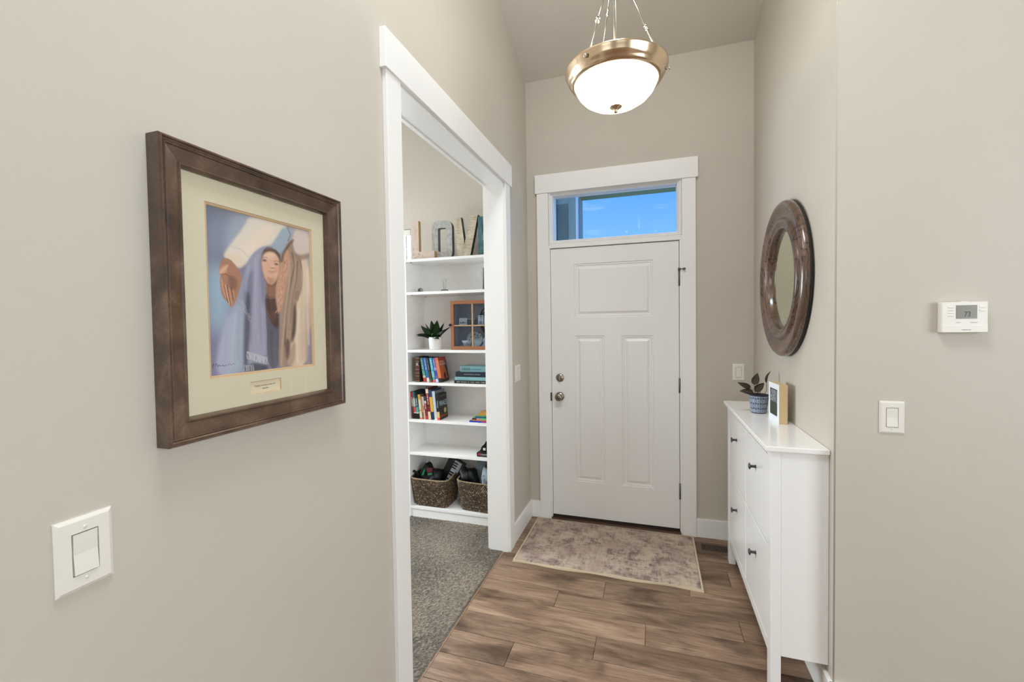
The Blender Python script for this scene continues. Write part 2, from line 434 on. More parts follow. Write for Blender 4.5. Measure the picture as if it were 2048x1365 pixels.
obj('vault_surface', fixn(bm), M['ceiling'], w)
obj('office_surface', box(XW, -L - WT, -0.16, D, 3.34, 3.40), M['ceiling'], w)

# ------------------------------------------------------------------ floor: planks one by one where the photo shows them
fl = struct('floor')
obj('subfloor', box(XW - 0.1, XE + 0.1, YS - 0.1, D + 0.1, -0.08, -0.016), M['gap'], fl)
CX = -0.948
rows = [1.7735 + 0.1530 * k for k in range(-10, 11)]
joints = {0: [-0.631, 0.55], 1: [-0.263], 2: [-0.04], 3: [-0.508, 0.404], 4: [-0.265], 5: [0.19], 6: [-0.62, 0.42], 7: [-0.15], 8: [-0.5, 0.5], -1: [-0.2], -2: [0.3], -3: [-0.5]}
def plank(x0, x1, y0, y1):
    cx_, cy_ = (x0 + x1) / 2, (y0 + y1) / 2; g = 0.0010
    bm = B(); hx, hy = (x1 - x0) / 2 - g, (y1 - y0) / 2 - g; c = 0.0016
    prof = [(0, -0.014), (0, -0.0010), (c, 0.0)]
    sweep(bm, -hx, hx, -hy, hy, prof, lambda a, b, h: (a, b, h), fill=True)
    o = obj('plank', fixn(bm), M['plank'], fl, world=False); o.location = (cx_, cy_, 0); return o
for k in range(-10, 11):
    i = k + 10
    if i + 1 >= len(rows): y0, y1 = rows[i], D + 0.02
    else: y0, y1 = rows[i], min(rows[i + 1], D + 0.02)
    if y1 - y0 < 0.02: continue
    xe = R if y0 > YR - 0.02 else 3.4
    js = list(joints.get(k, [random.uniform(-0.7, 0.5)]))
    x = js[-1]
    while x + 1.25 < xe: x += 1.22; js.append(x)
    xs = [CX if y0 > 1.4 else CX + 0.02] + [j for j in js if j < xe - 0.1] + [xe]
    for a, b_ in zip(xs, xs[1:]): plank(a, b_, y0, y1)
obj('plain_boards', box(-L, XE, YS - 0.1, rows[0], -0.014, 0.0), M['plank'], fl)
obj('plain_boards', box(XW, -L, YS - 0.1, -0.3, -0.014, 0.0), M['plank'], fl)
obj('transition_strip', box(CX - 0.004, CX + 0.003, OY0 - 0.02, OY1 + 0.02, -0.012, 0.002, bev=0.001), mat('tan_edge', (150, 118, 90), 0.5), fl)

# office carpet: a tufted surface, one "stuff" object
def carpet():
    x0, x1, y0, y1 = -2.35, CX - 0.003, 1.1, D; st = 0.0062
    nx, ny = int((x1 - x0) / st), int((y1 - y0) / st)
    rs = np.random.RandomState(3)
    xx, yy = np.meshgrid(np.linspace(x0, x1, nx), np.linspace(y0, y1, ny), indexing='ij')
    z = rs.rand(nx, ny) * 0.005 + 0.003
    z += 0.0015 * np.sin(xx * 9 + np.sin(yy * 5) * 2)
    z[-2:, :] = 0.001 + rs.rand(2, ny) * 0.003
    jx = (rs.rand(nx, ny) - .5) * st * 0.7; jy = (rs.rand(nx, ny) - .5) * st * 0.7; jx[-1] = 0
    co = np.stack([xx + jx, yy + jy, z], -1).reshape(-1, 3)
    idx = np.arange(nx * ny).reshape(nx, ny)
    f = np.stack([idx[:-1, :-1], idx[1:, :-1], idx[1:, 1:], idx[:-1, 1:]], -1).reshape(-1, 4)
    me = bpy.data.meshes.new('carpet'); me.from_pydata(co.tolist(), [], f.tolist())
    o = bpy.data.objects.new('carpet', me); C.objects.link(o)
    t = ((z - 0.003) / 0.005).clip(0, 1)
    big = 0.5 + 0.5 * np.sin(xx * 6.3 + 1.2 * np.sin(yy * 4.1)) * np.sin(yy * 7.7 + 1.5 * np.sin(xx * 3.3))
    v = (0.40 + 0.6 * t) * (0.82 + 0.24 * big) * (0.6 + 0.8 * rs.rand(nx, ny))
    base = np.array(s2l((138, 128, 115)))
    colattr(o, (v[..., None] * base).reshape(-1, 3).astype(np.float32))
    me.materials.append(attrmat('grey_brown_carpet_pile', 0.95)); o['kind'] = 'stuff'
    o['label'] = 'grey brown cut pile carpet covering the office floor inside the doorway'; o['category'] = 'carpet'
    return o
carpet()
cf = struct('floor_office'); obj('carpet_backing', box(XW, CX - 0.003, -0.16, D, -0.016, 0.002), mat('carpet_plain', (112, 103, 92), 0.95, bump=(250, 0.6)), cf)

# ------------------------------------------------------------------ trim: baseboards and casings
def base_y(name, x, y0, y1, side):          # board on a wall of constant x
    s = struct(name); x0, x1 = (x, x + 0.015) if side > 0 else (x - 0.015, x)
    obj('board', box(x0, x1, y0, y1, 0.001, 0.1305, bev=0.0012), M['trim'], s); return s
base_y('baseboard_left', -L, 2.792, D, 1)
base_y('baseboard_left_near', -L, -0.3, 1.37, 1)
s = base_y('baseboard_right', R, YR - 0.015, D, -1)
s = struct('baseboard_side'); obj('board', box(R - 0.013, XE, YR - 0.015, YR, 0.001, 0.1305, bev=0.0012), M['trim'], s)
s = struct('baseboard_front')
obj('board', box(-L + 0.015, -0.8355, D - 0.015, D, 0.001, 0.1305, bev=0.0012), M['trim'], s)
obj('board', box(0.288, R - 0.015, D - 0.015, D, 0.001, 0.1305, bev=0.0012), M['trim'], s)
obj('board', box(-1.95, -L - WT, D - 0.015, D, 0.001, 0.1305, bev=0.0012), M['trim'], s)

t1 = struct('trim_1')                        # front door casing
obj('casing_leg', box(-0.8348, -0.747, D - 0.018, D, 0, 2.497, bev=0.001), M['trim'], t1)
obj('casing_leg', box(0.198, 0.2874, D - 0.018, D, 0, 2.497, bev=0.001), M['trim'], t1)
obj('casing_head', box(-0.8465, 0.3023, D - 0.024, D, 2.497, 2.636, bev=0.001), M['trim'], t1)
obj('jamb', box(-0.752, -0.739, D - 0.004, D + 0.15, 0, 2.51), M['trim'], t1)
obj('jamb', box(0.182, 0.199, D - 0.004, D + 0.15, 0, 2.51), M['trim'], t1)
obj('mullion_bar', box(-0.742, 0.190, D - 0.010, D + 0.15, 2.079, 2.1165, bev=0.002), M['trim'], t1)

t2 = struct('trim_2')                        # cased opening to the office
xf = -L + 0.019
obj('casing_leg', box(-L, xf, 1.372, 1.466, 0, 2.427, bev=0.0012), M['trim'], t2)
obj('casing_leg', box(-L, xf, 2.700, 2.790, 0, 2.427, bev=0.0012), M['trim'], t2)
obj('casing_head', box(-L, -L + 0.026, 1.358, 2.815, 2.427, 2.568, bev=0.0012), M['trim'], t2)
obj('jamb', box(-L - WT - 0.002, -L + 0.002, 1.452, 1.472, 0, OZ), M['trim'], t2)
obj('jamb', box(-L - WT - 0.001, -L + 0.002, 2.692, 2.704, 0, OZ), M['trim'], t2)
obj('jamb_head', box(-L - WT - 0.002, -L + 0.002, 1.46, 2.70, 2.420, 2.440), M['trim'], t2)
obj('stop_bead', box(-L - WT - 0.016, -L - WT + 0.004, 1.375, 1.476, 0, 2.427, bev=0.001), M['trim'], t2)
obj('stop_bead', box(-L - WT - 0.016, -L - WT + 0.004, 2.703, 2.79, 0, 2.427, bev=0.001), M['trim'], t2)
obj('inner_head', box(-L - WT - 0.016, -L - WT + 0.004, 1.36, 2.80, 2.416, 2.56, bev=0.001), M['trim'], t2)

# ------------------------------------------------------------------ front door
d1 = struct('door_1', (0.182, D, 0))
DX0, DX1, DZ0, DZ1 = -0.736, 0.1785, 0.038, 2.0745
P1 = (-0.557, 0.006, 1.553, 1.953); P2 = (-0.557, -0.338, 0.308, 1.414); P3 = (-0.213, 0.006, 0.308, 1.414)
yf, yb = D + 0.002, D + 0.046
bm = B()
for x0, x1, z0, z1 in ((DX0, P1[0], DZ0, DZ1), (P1[1], DX1, DZ0, DZ1), (P1[0], P1[1], P1[3], DZ1), (P1[0], P1[1], P2[3], P1[2]), (P1[0], P1[1], DZ0, P2[2]), (P2[1], P3[0], P2[2], P2[3])):
    bx(bm, x0, x1, yf, yb, z0, z1)
leaf = obj('door_leaf', bm, M['doorp'], d1)
for p in (P1, P2, P3):
    bm = B(); sweep(bm, p[0], p[1], p[2], p[3], [(0, 0), (0.003, 0.006), (0.012, 0.0045), (0.016, 0.010), (0.026, 0.010), (0.042, 0.0015)], lambda a, b, h: (a, yf + h, b), fill=True)
    obj('raised_panel', fixn(bm), M['doorp'], leaf)
obj('door_sweep', box(DX0, DX1, yf + 0.004, yb, 0.020, DZ0), M['sweep'], d1)
obj('threshold', box(DX0 - 0.008, DX1 + 0.008, D - 0.03, D + 0.14, 0.0, 0.020, bev=0.006, seg=2), M['threshold'], d1)
ws = mat('dark_gap_strip', (70, 66, 62), 0.8)  # added strips block stray sky light and darken the gaps round the leaf
obj('door_gap_strip', box(-0.7392, DX0 + 0.0005, D + 0.012, yb, 0.02, 2.078), ws, t1)
obj('door_gap_strip', box(DX1 - 0.0005, 0.1822, D + 0.012, yb, 0.02, 2.078), ws, t1)
obj('door_gap_strip', box(DX0, DX1, D + 0.012, yb, DZ1 - 0.0003, 2.0795), ws, t1)
for zt, zb in ((1.871, 1.76), (1.111, 1.009), (0.363, 0.252)):
    h = obj('hinge', cyl(B(), (0.1805, D - 0.004, zb), (0.1805, D - 0.004, zt), 0.0058, seg=12), M['hinge'], d1)
    obj('hinge_leaf', box(0.1785, 0.1835, D - 0.003, D + 0.02, zb, zt), M['hinge'], h)
bm = cyl(B(), (0.1805, D - 0.004, 1.871), (0.1805, D - 0.004, 1.885), 0.009); cyl(bm, (0.1805, D - 0.006, 1.878), (0.212, D - 0.035, 1.874), 0.0028, seg=8); cyl(bm, (0.208, D - 0.031, 1.874), (0.216, D - 0.039, 1.874), 0.0085, 0.007, seg=12)
obj('hinge_pin_stop', bm, M['hinge'], d1)
ty = lambda cx_, cz: (lambda x, y, z: (cx_ + x, D + 0.002 - z, cz + y))
bm = lathe(B(), [(0.0, 0.0), (0.031, 0.0), (0.031, 0.003), (0.027, 0.009), (0.0, 0.010)], 32, ty(-0.673, 1.095))
db = obj('deadbolt', fixn(bm), M['nickel'], d1)
obj('thumb_turn', box(-0.678, -0.668, D - 0.028, D - 0.007, 1.072, 1.118, bev=0.004, seg=2), M['nickel'], db)
bm = lathe(B(), [(0.0, 0.0), (0.034, 0.0), (0.034, 0.004), (0.026, 0.010), (0.014, 0.014), (0.012, 0.026), (0.018, 0.034), (0.028, 0.042), (0.0285, 0.052), (0.023, 0.060), (0.012, 0.064), (0.0, 0.064)], 36, ty(-0.676, 0.951))
kn = obj('door_knob', fixn(bm), M['nickel'], d1, )
bm = lathe(B(), [(0.0, 0.0645), (0.011, 0.0645), (0.011, 0.067), (0.0, 0.067)], 20, ty(-0.676, 0.951)); obj('lock_button', fixn(bm), M['hinge'], kn)
obj('strike_plate', box(-0.7475, -0.7385, D - 0.006, D + 0.01, 0.915, 0.98, bev=0.001), M['hinge'], d1)

# transom window
w1 = struct('window_1', (-0.27, D, 2.1))
fy = lambda a, b, h: (a, D + h, b)
bm = B(); sweep(bm, -0.7455, 0.1965, 2.112, 2.502, [(0, -0.006), (0.003, -0.012), (0.007, -0.012), (0.009, -0.004), (0.014, 0.002), (0.017, -0.001), (0.022, 0.006), (0.027, 0.010), (0.028, 0.045), (0.032, 0.050), (0.033, 0.075)], fy)
obj('window_frame', fixn(bm), M['trim'], w1)
obj('pane', box(-0.718, 0.169, D + 0.056, D + 0.062, 2.14, 2.476), M['glass'], w1)

# ------------------------------------------------------------------ office window with blinds
w2 = struct('window_2', (-2.52, D, 0.85))
bm = B(); sweep(bm, WX0, WX1, WZ0, WZ1, [(0, 0.0), (0, 0.06), (0.03, 0.06), (0.03, 0.10)], fy); obj('window_frame', fixn(bm), M['trim'], w2)
obj('pane', box(WX0 + 0.02, WX1 - 0.02, D + 0.085, D + 0.09, WZ0 + 0.02, WZ1 - 0.02), M['glass'], w2)
obj('window_sill', box(WX0 - 0.03, WX1 + 0.02, D - 0.03, D + 0.06, WZ0 - 0.02, WZ0, bev=0.002), M['trim'], w2)
bl = thing('window_blind', 'white slatted horizontal blind in the bright office window left of the bookcase', 'blind', ((WX0 + WX1) / 2, D + 0.03, WZ1))
obj('head_rail', box(WX0 + 0.006, WX1 - 0.006, D + 0.008, D + 0.05, WZ1 - 0.05, WZ1 - 0.0005, bev=0.001), M['plate'], bl)
def slatmat():
    m = bpy.data.materials.new('translucent_slat'); m.use_nodes = True; t = m.node_tree; t.nodes.clear()
    o = t.nodes.new('ShaderNodeOutputMaterial'); mi = t.nodes.new('ShaderNodeMixShader'); mi.inputs[0].default_value = 0.5
    a = t.nodes.new('ShaderNodeBsdfDiffuse'); a.inputs[0].default_value = (.85, .85, .84, 1)
    b = t.nodes.new('ShaderNodeBsdfTranslucent'); b.inputs[0].default_value = (.85, .86, .85, 1)
    t.links.new(a.outputs[0], mi.inputs[1]); t.links.new(b.outputs[0], mi.inputs[2]); t.links.new(mi.outputs[0], o.inputs[0]); return m
SM = slatmat()
slat0 = None
for k in range(29):
    z = WZ1 - 0.075 - k * 0.048
    if slat0 is None:
        bm = B(); bx(bm, WX0 + 0.01, WX1 - 0.01, D + 0.004, D + 0.054, z - 0.0012, z + 0.0012)
        bmesh.ops.rotate(bm, verts=bm.verts, cent=(0, D + 0.029, z), matrix=Matrix.Rotation(math.radians(73), 3, 'X'))
        slat0 = obj('slat', bm, SM, bl); z00 = z
    else:
        c = slat0.copy(); C.objects.link(c); c.parent = bl; c.location = (0, 0, z - z00)
obj('bottom_rail', box(WX0 + 0.01, WX1 - 0.01, D + 0.012, D + 0.046, WZ0 + 0.012, WZ0 + 0.03), M['plate'], bl)
obj('wand', cyl(B(), (-1.985, D + 0.002, 1.50), (-1.983, D + 0.002, 2.27), 0.004, seg=8), mat('grey_wand', (120, 120, 118), 0.4), bl)

# ------------------------------------------------------------------ porch seen through the transom
pc = thing('porch_column', 'shaded pale boxed porch column outside, left side of transom window', 'column', (-0.86, 4.75, 0))
bm = B(); bx(bm, -1.04, -0.745, 4.7, 5.0, 0, 2.884); obj('shaft', bm, M['siding'], pc)
obj('corner_board', box(-1.010, -0.986, 4.682, 4.70, 0, 2.86), mat('pale_corner_board', (196, 226, 240), 0.7), pc)
obj('recessed_panel', box(-0.984, -0.862, 4.694, 4.70, 0, 2.80), mat('slate_panel', (92, 112, 112), 0.8), pc)
obj('corner_board', box(-0.772, -0.745, 4.682, 4.72, 0, 2.884), mat('pale_corner_board_b', (215, 240, 250), 0.7), pc)
pb = thing('porch_beam', 'dark green porch soffit beam along the top of the transom view', 'beam', (-0.3, 4.8, 2.81))
obj('beam_face', box(-1.6, 1.6, 4.72, 4.95, 2.885, 3.1), M['beam'], pb)
obj('soffit_board', box(-1.6, 1.6, 4.60, 5.0, 3.1002, 3.13), M['beam'], pb)
pf = struct('floor_porch'); obj('porch_slab', box(-3.5, 3, D + 0.16, 6, -0.2, -0.05), M['ground'], pf)

# ------------------------------------------------------------------ rear windows of the great room (behind the camera; they carry the daylight)
for n, cx_ in (('window_3', -1.9), ('window_4', 1.9)):
    ww = struct(n, (cx_, YS, 0.6)); bm = B(); sweep(bm, cx_ - 1.25, cx_ + 1.25, 0.55, 2.65, [(0, 0.0), (0, 0.03), (0.09, 0.03), (0.09, -0.1)], lambda a, b, h: (a, YS - 0.02 + h, b)); obj('window_frame', fixn(bm), M['trim'], ww)

ww = struct('window_5', (XW, 2.25, 0.8)); bm = B(); sweep(bm, 1.55, 2.95, 0.8, 2.2, [(0, 0.0), (0, 0.035), (0.06, 0.035), (0.06, 0.0)], lambda a, b, h: (XW + h, a, b)); obj('window_frame', fixn(bm), M['trim'], ww)

# ------------------------------------------------------------------ switches, thermostat, vent
def switch(name, label, fn, wd, ht, proud=0.006, rw=0.033, rh=0.067):
    # fn(a across, b up, h out) -> world, centre of plate at 0,0
    t = thing(name, label, 'light switch', fn(0, 0, 0))
    bm = B(); sweep(bm, -wd / 2, wd / 2, -ht / 2, ht / 2, [(0, 0), (0, proud * .4), (0.006, proud), (wd / 2 - rw / 2 - 0.001, proud), (wd / 2 - rw / 2 - 0.0004, proud * 0.35)], fn)
    # rectangle hole differs in height: rebuild as flat ring
    bm.free(); bm = B()
    def ring(rects):
        rs = []
        for a, b, h in rects: rs.append([bm.verts.new(fn(x, y, h)) for x, y in ((-a, -b), (a, -b), (a, b), (-a, b))])
        for p, q in zip(rs, rs[1:]):
            for k in range(4): bm.faces.new((p[k], p[(k + 1) % 4], q[(k + 1) % 4], q[k]))
    ring([(wd / 2, ht / 2, 0), (wd / 2, ht / 2, proud * .45), (wd / 2 - 0.006, ht / 2 - 0.006, proud), (rw / 2 + 0.002, rh / 2 + 0.002, proud), (rw / 2 + 0.002, rh / 2 + 0.002, 0.001)])
    obj('cover_plate', fixn(bm), M['plate'], t)
    bm = B(); c = [(-rw / 2, -rh / 2, proud * 1.35), (rw / 2, -rh / 2, proud * 1.35), (rw / 2, 0, proud * 0.95), (-rw / 2, 0, proud * 0.95), (rw / 2, rh / 2, proud * 1.15), (-rw / 2, rh / 2, proud * 1.15)]
    v = [bm.verts.new(fn(*x)) for x in c]; g = [bm.verts.new(fn(x[0], x[1], 0.001)) for x in c]
    bm.faces.new((v[0], v[1], v[2], v[3])); bm.faces.new((v[3], v[2], v[4], v[5]))
    for i, j in ((0, 1), (1, 2), (2, 4), (4, 5), (5, 3), (3, 0)): bm.faces.new((v[i], v[j], g[j], g[i]))
    obj('rocker', fixn(bm), M['plate'], t)
    bm = B(); ring([(rw / 2 + 0.0022, rh / 2 + 0.0022, 0.0008)]); f = bm.faces.new(bm.verts[:]); obj('rocker_gap', bm, M['softgap'], t)
    for q in (-1, 1):
        bm = lathe(B(), [(0.0, 0.0012), (0.0026, 0.0010), (0.003, 0.0)], 12, lambda x, y, z: fn(x, q * (ht / 2 - 0.018) + y, proud + z)); obj('screw', fixn(bm), M['plate'], t)
    return t
switch('light_switch', 'large white rocker switch on the left wall below the framed picture', lambda a, b, h: (-L + h, 0.4685 + a, 1.134 + b), 0.080, 0.122, 0.007)
switch('light_switch', 'narrow looking white rocker switch on left wall between doorway and front door', lambda a, b, h: (-L + h, 2.965 + a, 1.158 + b), 0.115, 0.118)
switch('light_switch', 'white rocker switch on the front door wall above the cabinet plant', lambda a, b, h: (0.5535 - a, D - h, 1.161 + b), 0.073, 0.114)
switch('light_switch', 'white rocker switch on the right wall below the thermostat', lambda a, b, h: (0.8205 - a, YR - h, 1.151 + b), 0.075, 0.117)

th = thing('thermostat', 'white digital thermostat with grey screen mounted on the right wall', 'thermostat', (1.011, YR, 1.5))
x0, x1, z0, z1 = 0.949, 1.074, 1.456, 1.561
obj('body', box(x0, x1, YR - 0.026, YR, z0, z1, bev=0.003, seg=2), M['plate'], th)
obj('cover_flap', box(x0 + 0.001, x1 - 0.001, YR - 0.0275, YR - 0.02, z0 + 0.001, z0 + 0.025, bev=0.001), M['plate'], th)
sc_ = obj('screen', box(0.988, 1.044, YR - 0.0272, YR - 0.02, 1.504, 1.5495), mat('lcd_grey', (112, 108, 96), 0.2), th)
dg_ = mat('lcd_digits', (70, 66, 58), 0.5)
text('digits', '73', dg_, th, (1.010 - 1.011, -0.0274, 1.511 - 1.5), (1, 0, 0), (0, 0, 1), 0.016, 0.017)
for i in range(4): obj('button', box(0.965, 0.981, YR - 0.0275, YR - 0.02, 1.541 - i * 0.0095, 1.5445 - i * 0.0095, bev=0.0008), M['plate'], th)
for i in range(2): obj('button', box(1.050, 1.066, YR - 0.0275, YR - 0.02, 1.540 - i * 0.012, 1.547 - i * 0.012, bev=0.0008), M['plate'], th)
tg = mat('grey_print', (140, 136, 130), 0.6)
for a, wd in ((0.988, 0.012), (1.026, 0.020)): obj('printed_mark', box(a, a + wd, YR - 0.0264, YR - 0.025, 1.490, 1.4915), tg, th)
obj('printed_mark', box(1.003, 1.028, YR - 0.0279, YR - 0.027, 1.4645, 1.4665), tg, th)
obj('top_tab', box(1.004, 1.024, YR - 0.024, YR - 0.01, 1.5605, 1.5625), M['plate'], th)

fv = thing('floor_vent', 'brown metal floor register grille between rug and white cabinet', 'vent', (0.40, 3.11, 0))
vm = mat('brown_vent_metal', (92, 68, 50), 0.4)
bm = B(); sweep(bm, 0.272, 0.60, 3.042, 3.190, [(0, 0.001), (0.002, 0.004), (0.020, 0.005), (0.030, 0.005), (0.031, 0.0015)], lambda a, b, h: (a, b, h), fill=True)
obj('register_frame', fixn(bm), vm, fv)
obj('opening', box(0.302, 0.57, 3.072, 3.160, 0.0012, 0.0022), M['sweep'], fv)
sl0 = None
for i in range(24):
    x = 0.306 + i * 0.0112
    if sl0 is None: sl0 = obj('slat', box(x, x + 0.0035, 3.072, 3.160, 0.002, 0.0048), vm, fv); xs0 = x
    else:
        c = sl0.copy(); C.objects.link(c); c.parent = fv; c.location = (x - xs0, 0, 0)

# ------------------------------------------------------------------ rug
rg = thing('area_rug', 'small faded cream and mauve rug with cream binding before the front door', 'rug', (-0.29, 2.92, 0))
def rug():
    x0, x1, y0, y1 = -0.852, 0.264, 2.594, 3.242
    nx, ny = 60, 36; vs_ = []
    bm = B()
    for j in range(ny + 1):
        row = []
        for i in range(nx + 1):
            u, v = i / nx, j / ny
            x = x0 + (x1 - x0) * u; y = y0 + (y1 - y0) * v
            e = (1 - v) ** 6
            y += e * 0.006 * math.sin(u * 17) ; z = 0.0075 + e * 0.002 * math.sin(u * 23 + 1) + 0.0006 * math.sin(u * 31) * math.sin(v * 19)
            row.append(bm.verts.new((x, y, z)))
        vs_.append(row)
    for j in range(ny):
        for i in range(nx):
            f = bm.faces.new((vs_[j][i], vs_[j][i + 1], vs_[j + 1][i + 1], vs_[j + 1][i])); f.smooth = True
            f.material_index = 0
    rim = [vs_[0][i] for i in range(nx + 1)] + [vs_[j][nx] for j in range(1, ny + 1)] + [vs_[ny][i] for i in range(nx - 1, -1, -1)] + [vs_[j][0] for j in range(ny - 1, 0, -1)]
    pts = [v.co.copy() for v in rim]
    low = [bm.verts.new((p.x, p.y, 0.0006)) for p in pts]
    n = len(rim)
    for i in range(n): bm.faces.new((rim[i], low[i], low[(i + 1) % n], rim[(i + 1) % n]))
    obj('pile', fixn(bm), M['rug'], rg)
    # binding: flat tape round the edge
    bm = B(); a = []; b_ = []; c = []
    for p in pts:
        cx_, cy_ = (x0 + x1) / 2, (y0 + y1) / 2
        ix = min(max(p.x, x0 + 0.009), x1 - 0.009); iy = min(max(p.y, y0 + 0.012), y1 - 0.009)
        a.append(bm.verts.new((p.x + (0.003 if p.x > cx_ + .55 else -0.003 if p.x < cx_ - .55 else 0), p.y + (0.003 if p.y > cy_ + .3 else -0.003 if p.y < cy_ - .3 else 0), 0.001)))
        b_.append(bm.verts.new((p.x, p.y, p.z + 0.0022))); c.append(bm.verts.new((ix, iy, p.z + 0.0012)))
    for i in range(n):
        j = (i + 1) % n
        bm.faces.new((a[i], a[j], b_[j], b_[i])); bm.faces.new((b_[i], b_[j], c[j], c[i]))
    obj('binding', fixn(bm), M['binding'], rg)
rug()

# ------------------------------------------------------------------ framed print on the left wall
PY0, PY1, PZ0, PZ1 = 0.588, 1.092, 1.276, 1.880
fp = thing('framed_print', 'brown wood framed devotional print with cream mat on the left wall', 'picture', (-L, (PY0 + PY1) / 2, PZ0))
fx = lambda a, b, h: (-L + h, a, b)
bm = B(); sweep(bm, PY0, PY1, PZ0, PZ1, [(0, 0.001), (0, 0.034), (0.002, 0.037), (0.005, 0.037), (0.007, 0.033), (0.010, 0.031), (0.012, 0.033), (0.0145, 0.032), (0.016, 0.029), (0.041, 0.024), (0.043, 0.0265), (0.0455, 0.0265), (0.047, 0.024), (0.050, 0.017), (0.051, 0.011)], fx)
obj('frame', fixn(bm), M['framewood'], fp)
MAT = mat('cream_mat_board', (214, 205, 184), 0.85, bump=(500, 0.15))
BEV = mat('tan_mat_bevel', (206, 176, 142), 0.7)
# mat board with two openings, built as strips
iy0, iy1, iz0, iz1 = 0.690, 0.9965, 1.397, 1.7785
qy0, qy1, qz0, qz1 = 0.788, 0.878, 1.3475, 1.3785
my0, my1, mz0, mz1 = PY0 + 0.045, PY1 - 0.045, PZ0 + 0.045, PZ1 - 0.045
bm = B(); xa, xb = -L + 0.009, -L + 0.0125
for a0, a1, b0, b1 in ((my0, iy0, mz0, mz1), (iy1, my1, mz0, mz1), (iy0, iy1, iz1, mz1), (iy0, iy1, qz1, iz0), (iy0, iy1, mz0, qz0), (iy0, qy0, qz0, qz1), (qy1, iy1, qz0, qz1)):
    bx(bm, xa, xb, a0, a1, b0, b1)
mb = obj('mat_board', bm, MAT, fp)
bm = B(); sweep(bm, iy0, iy1, iz0, iz1, [(0, 0.0124), (0.0015, 0.011), (0.005, 0.0105), (0.0065, 0.008)], fx); sweep(bm, qy0, qy1, qz0, qz1, [(0, 0.0124), (0.0015, 0.0095)], fx)
obj('bevel', fixn(bm), BEV, mb)
pq = obj('caption_card', box(-L + 0.007, -L + 0.0093, qy0, qy1, qz0, qz1), mat('caption_paper', (224, 210, 186), 0.8), fp)
ink = mat('caption_ink', (110, 100, 90), 0.8)
cz = (PZ0 + PZ1) / 2
def ft(name, s, m, y, z, wd, hh, ext_x): text(name, s, m, fp, (ext_x, y - (PY0 + PY1) / 2, z - PZ0), (0, 1, 0), (0, 0, 1), wd, hh, 0.0002)
ft('caption', '"Behold I am Always with You"', ink, 0.802, 1.3640, 0.060, 0.0042, 0.0096)
ft('caption', 'Matthew 28:20', ink, 0.824, 1.3575, 0.016, 0.0026, 0.0096)

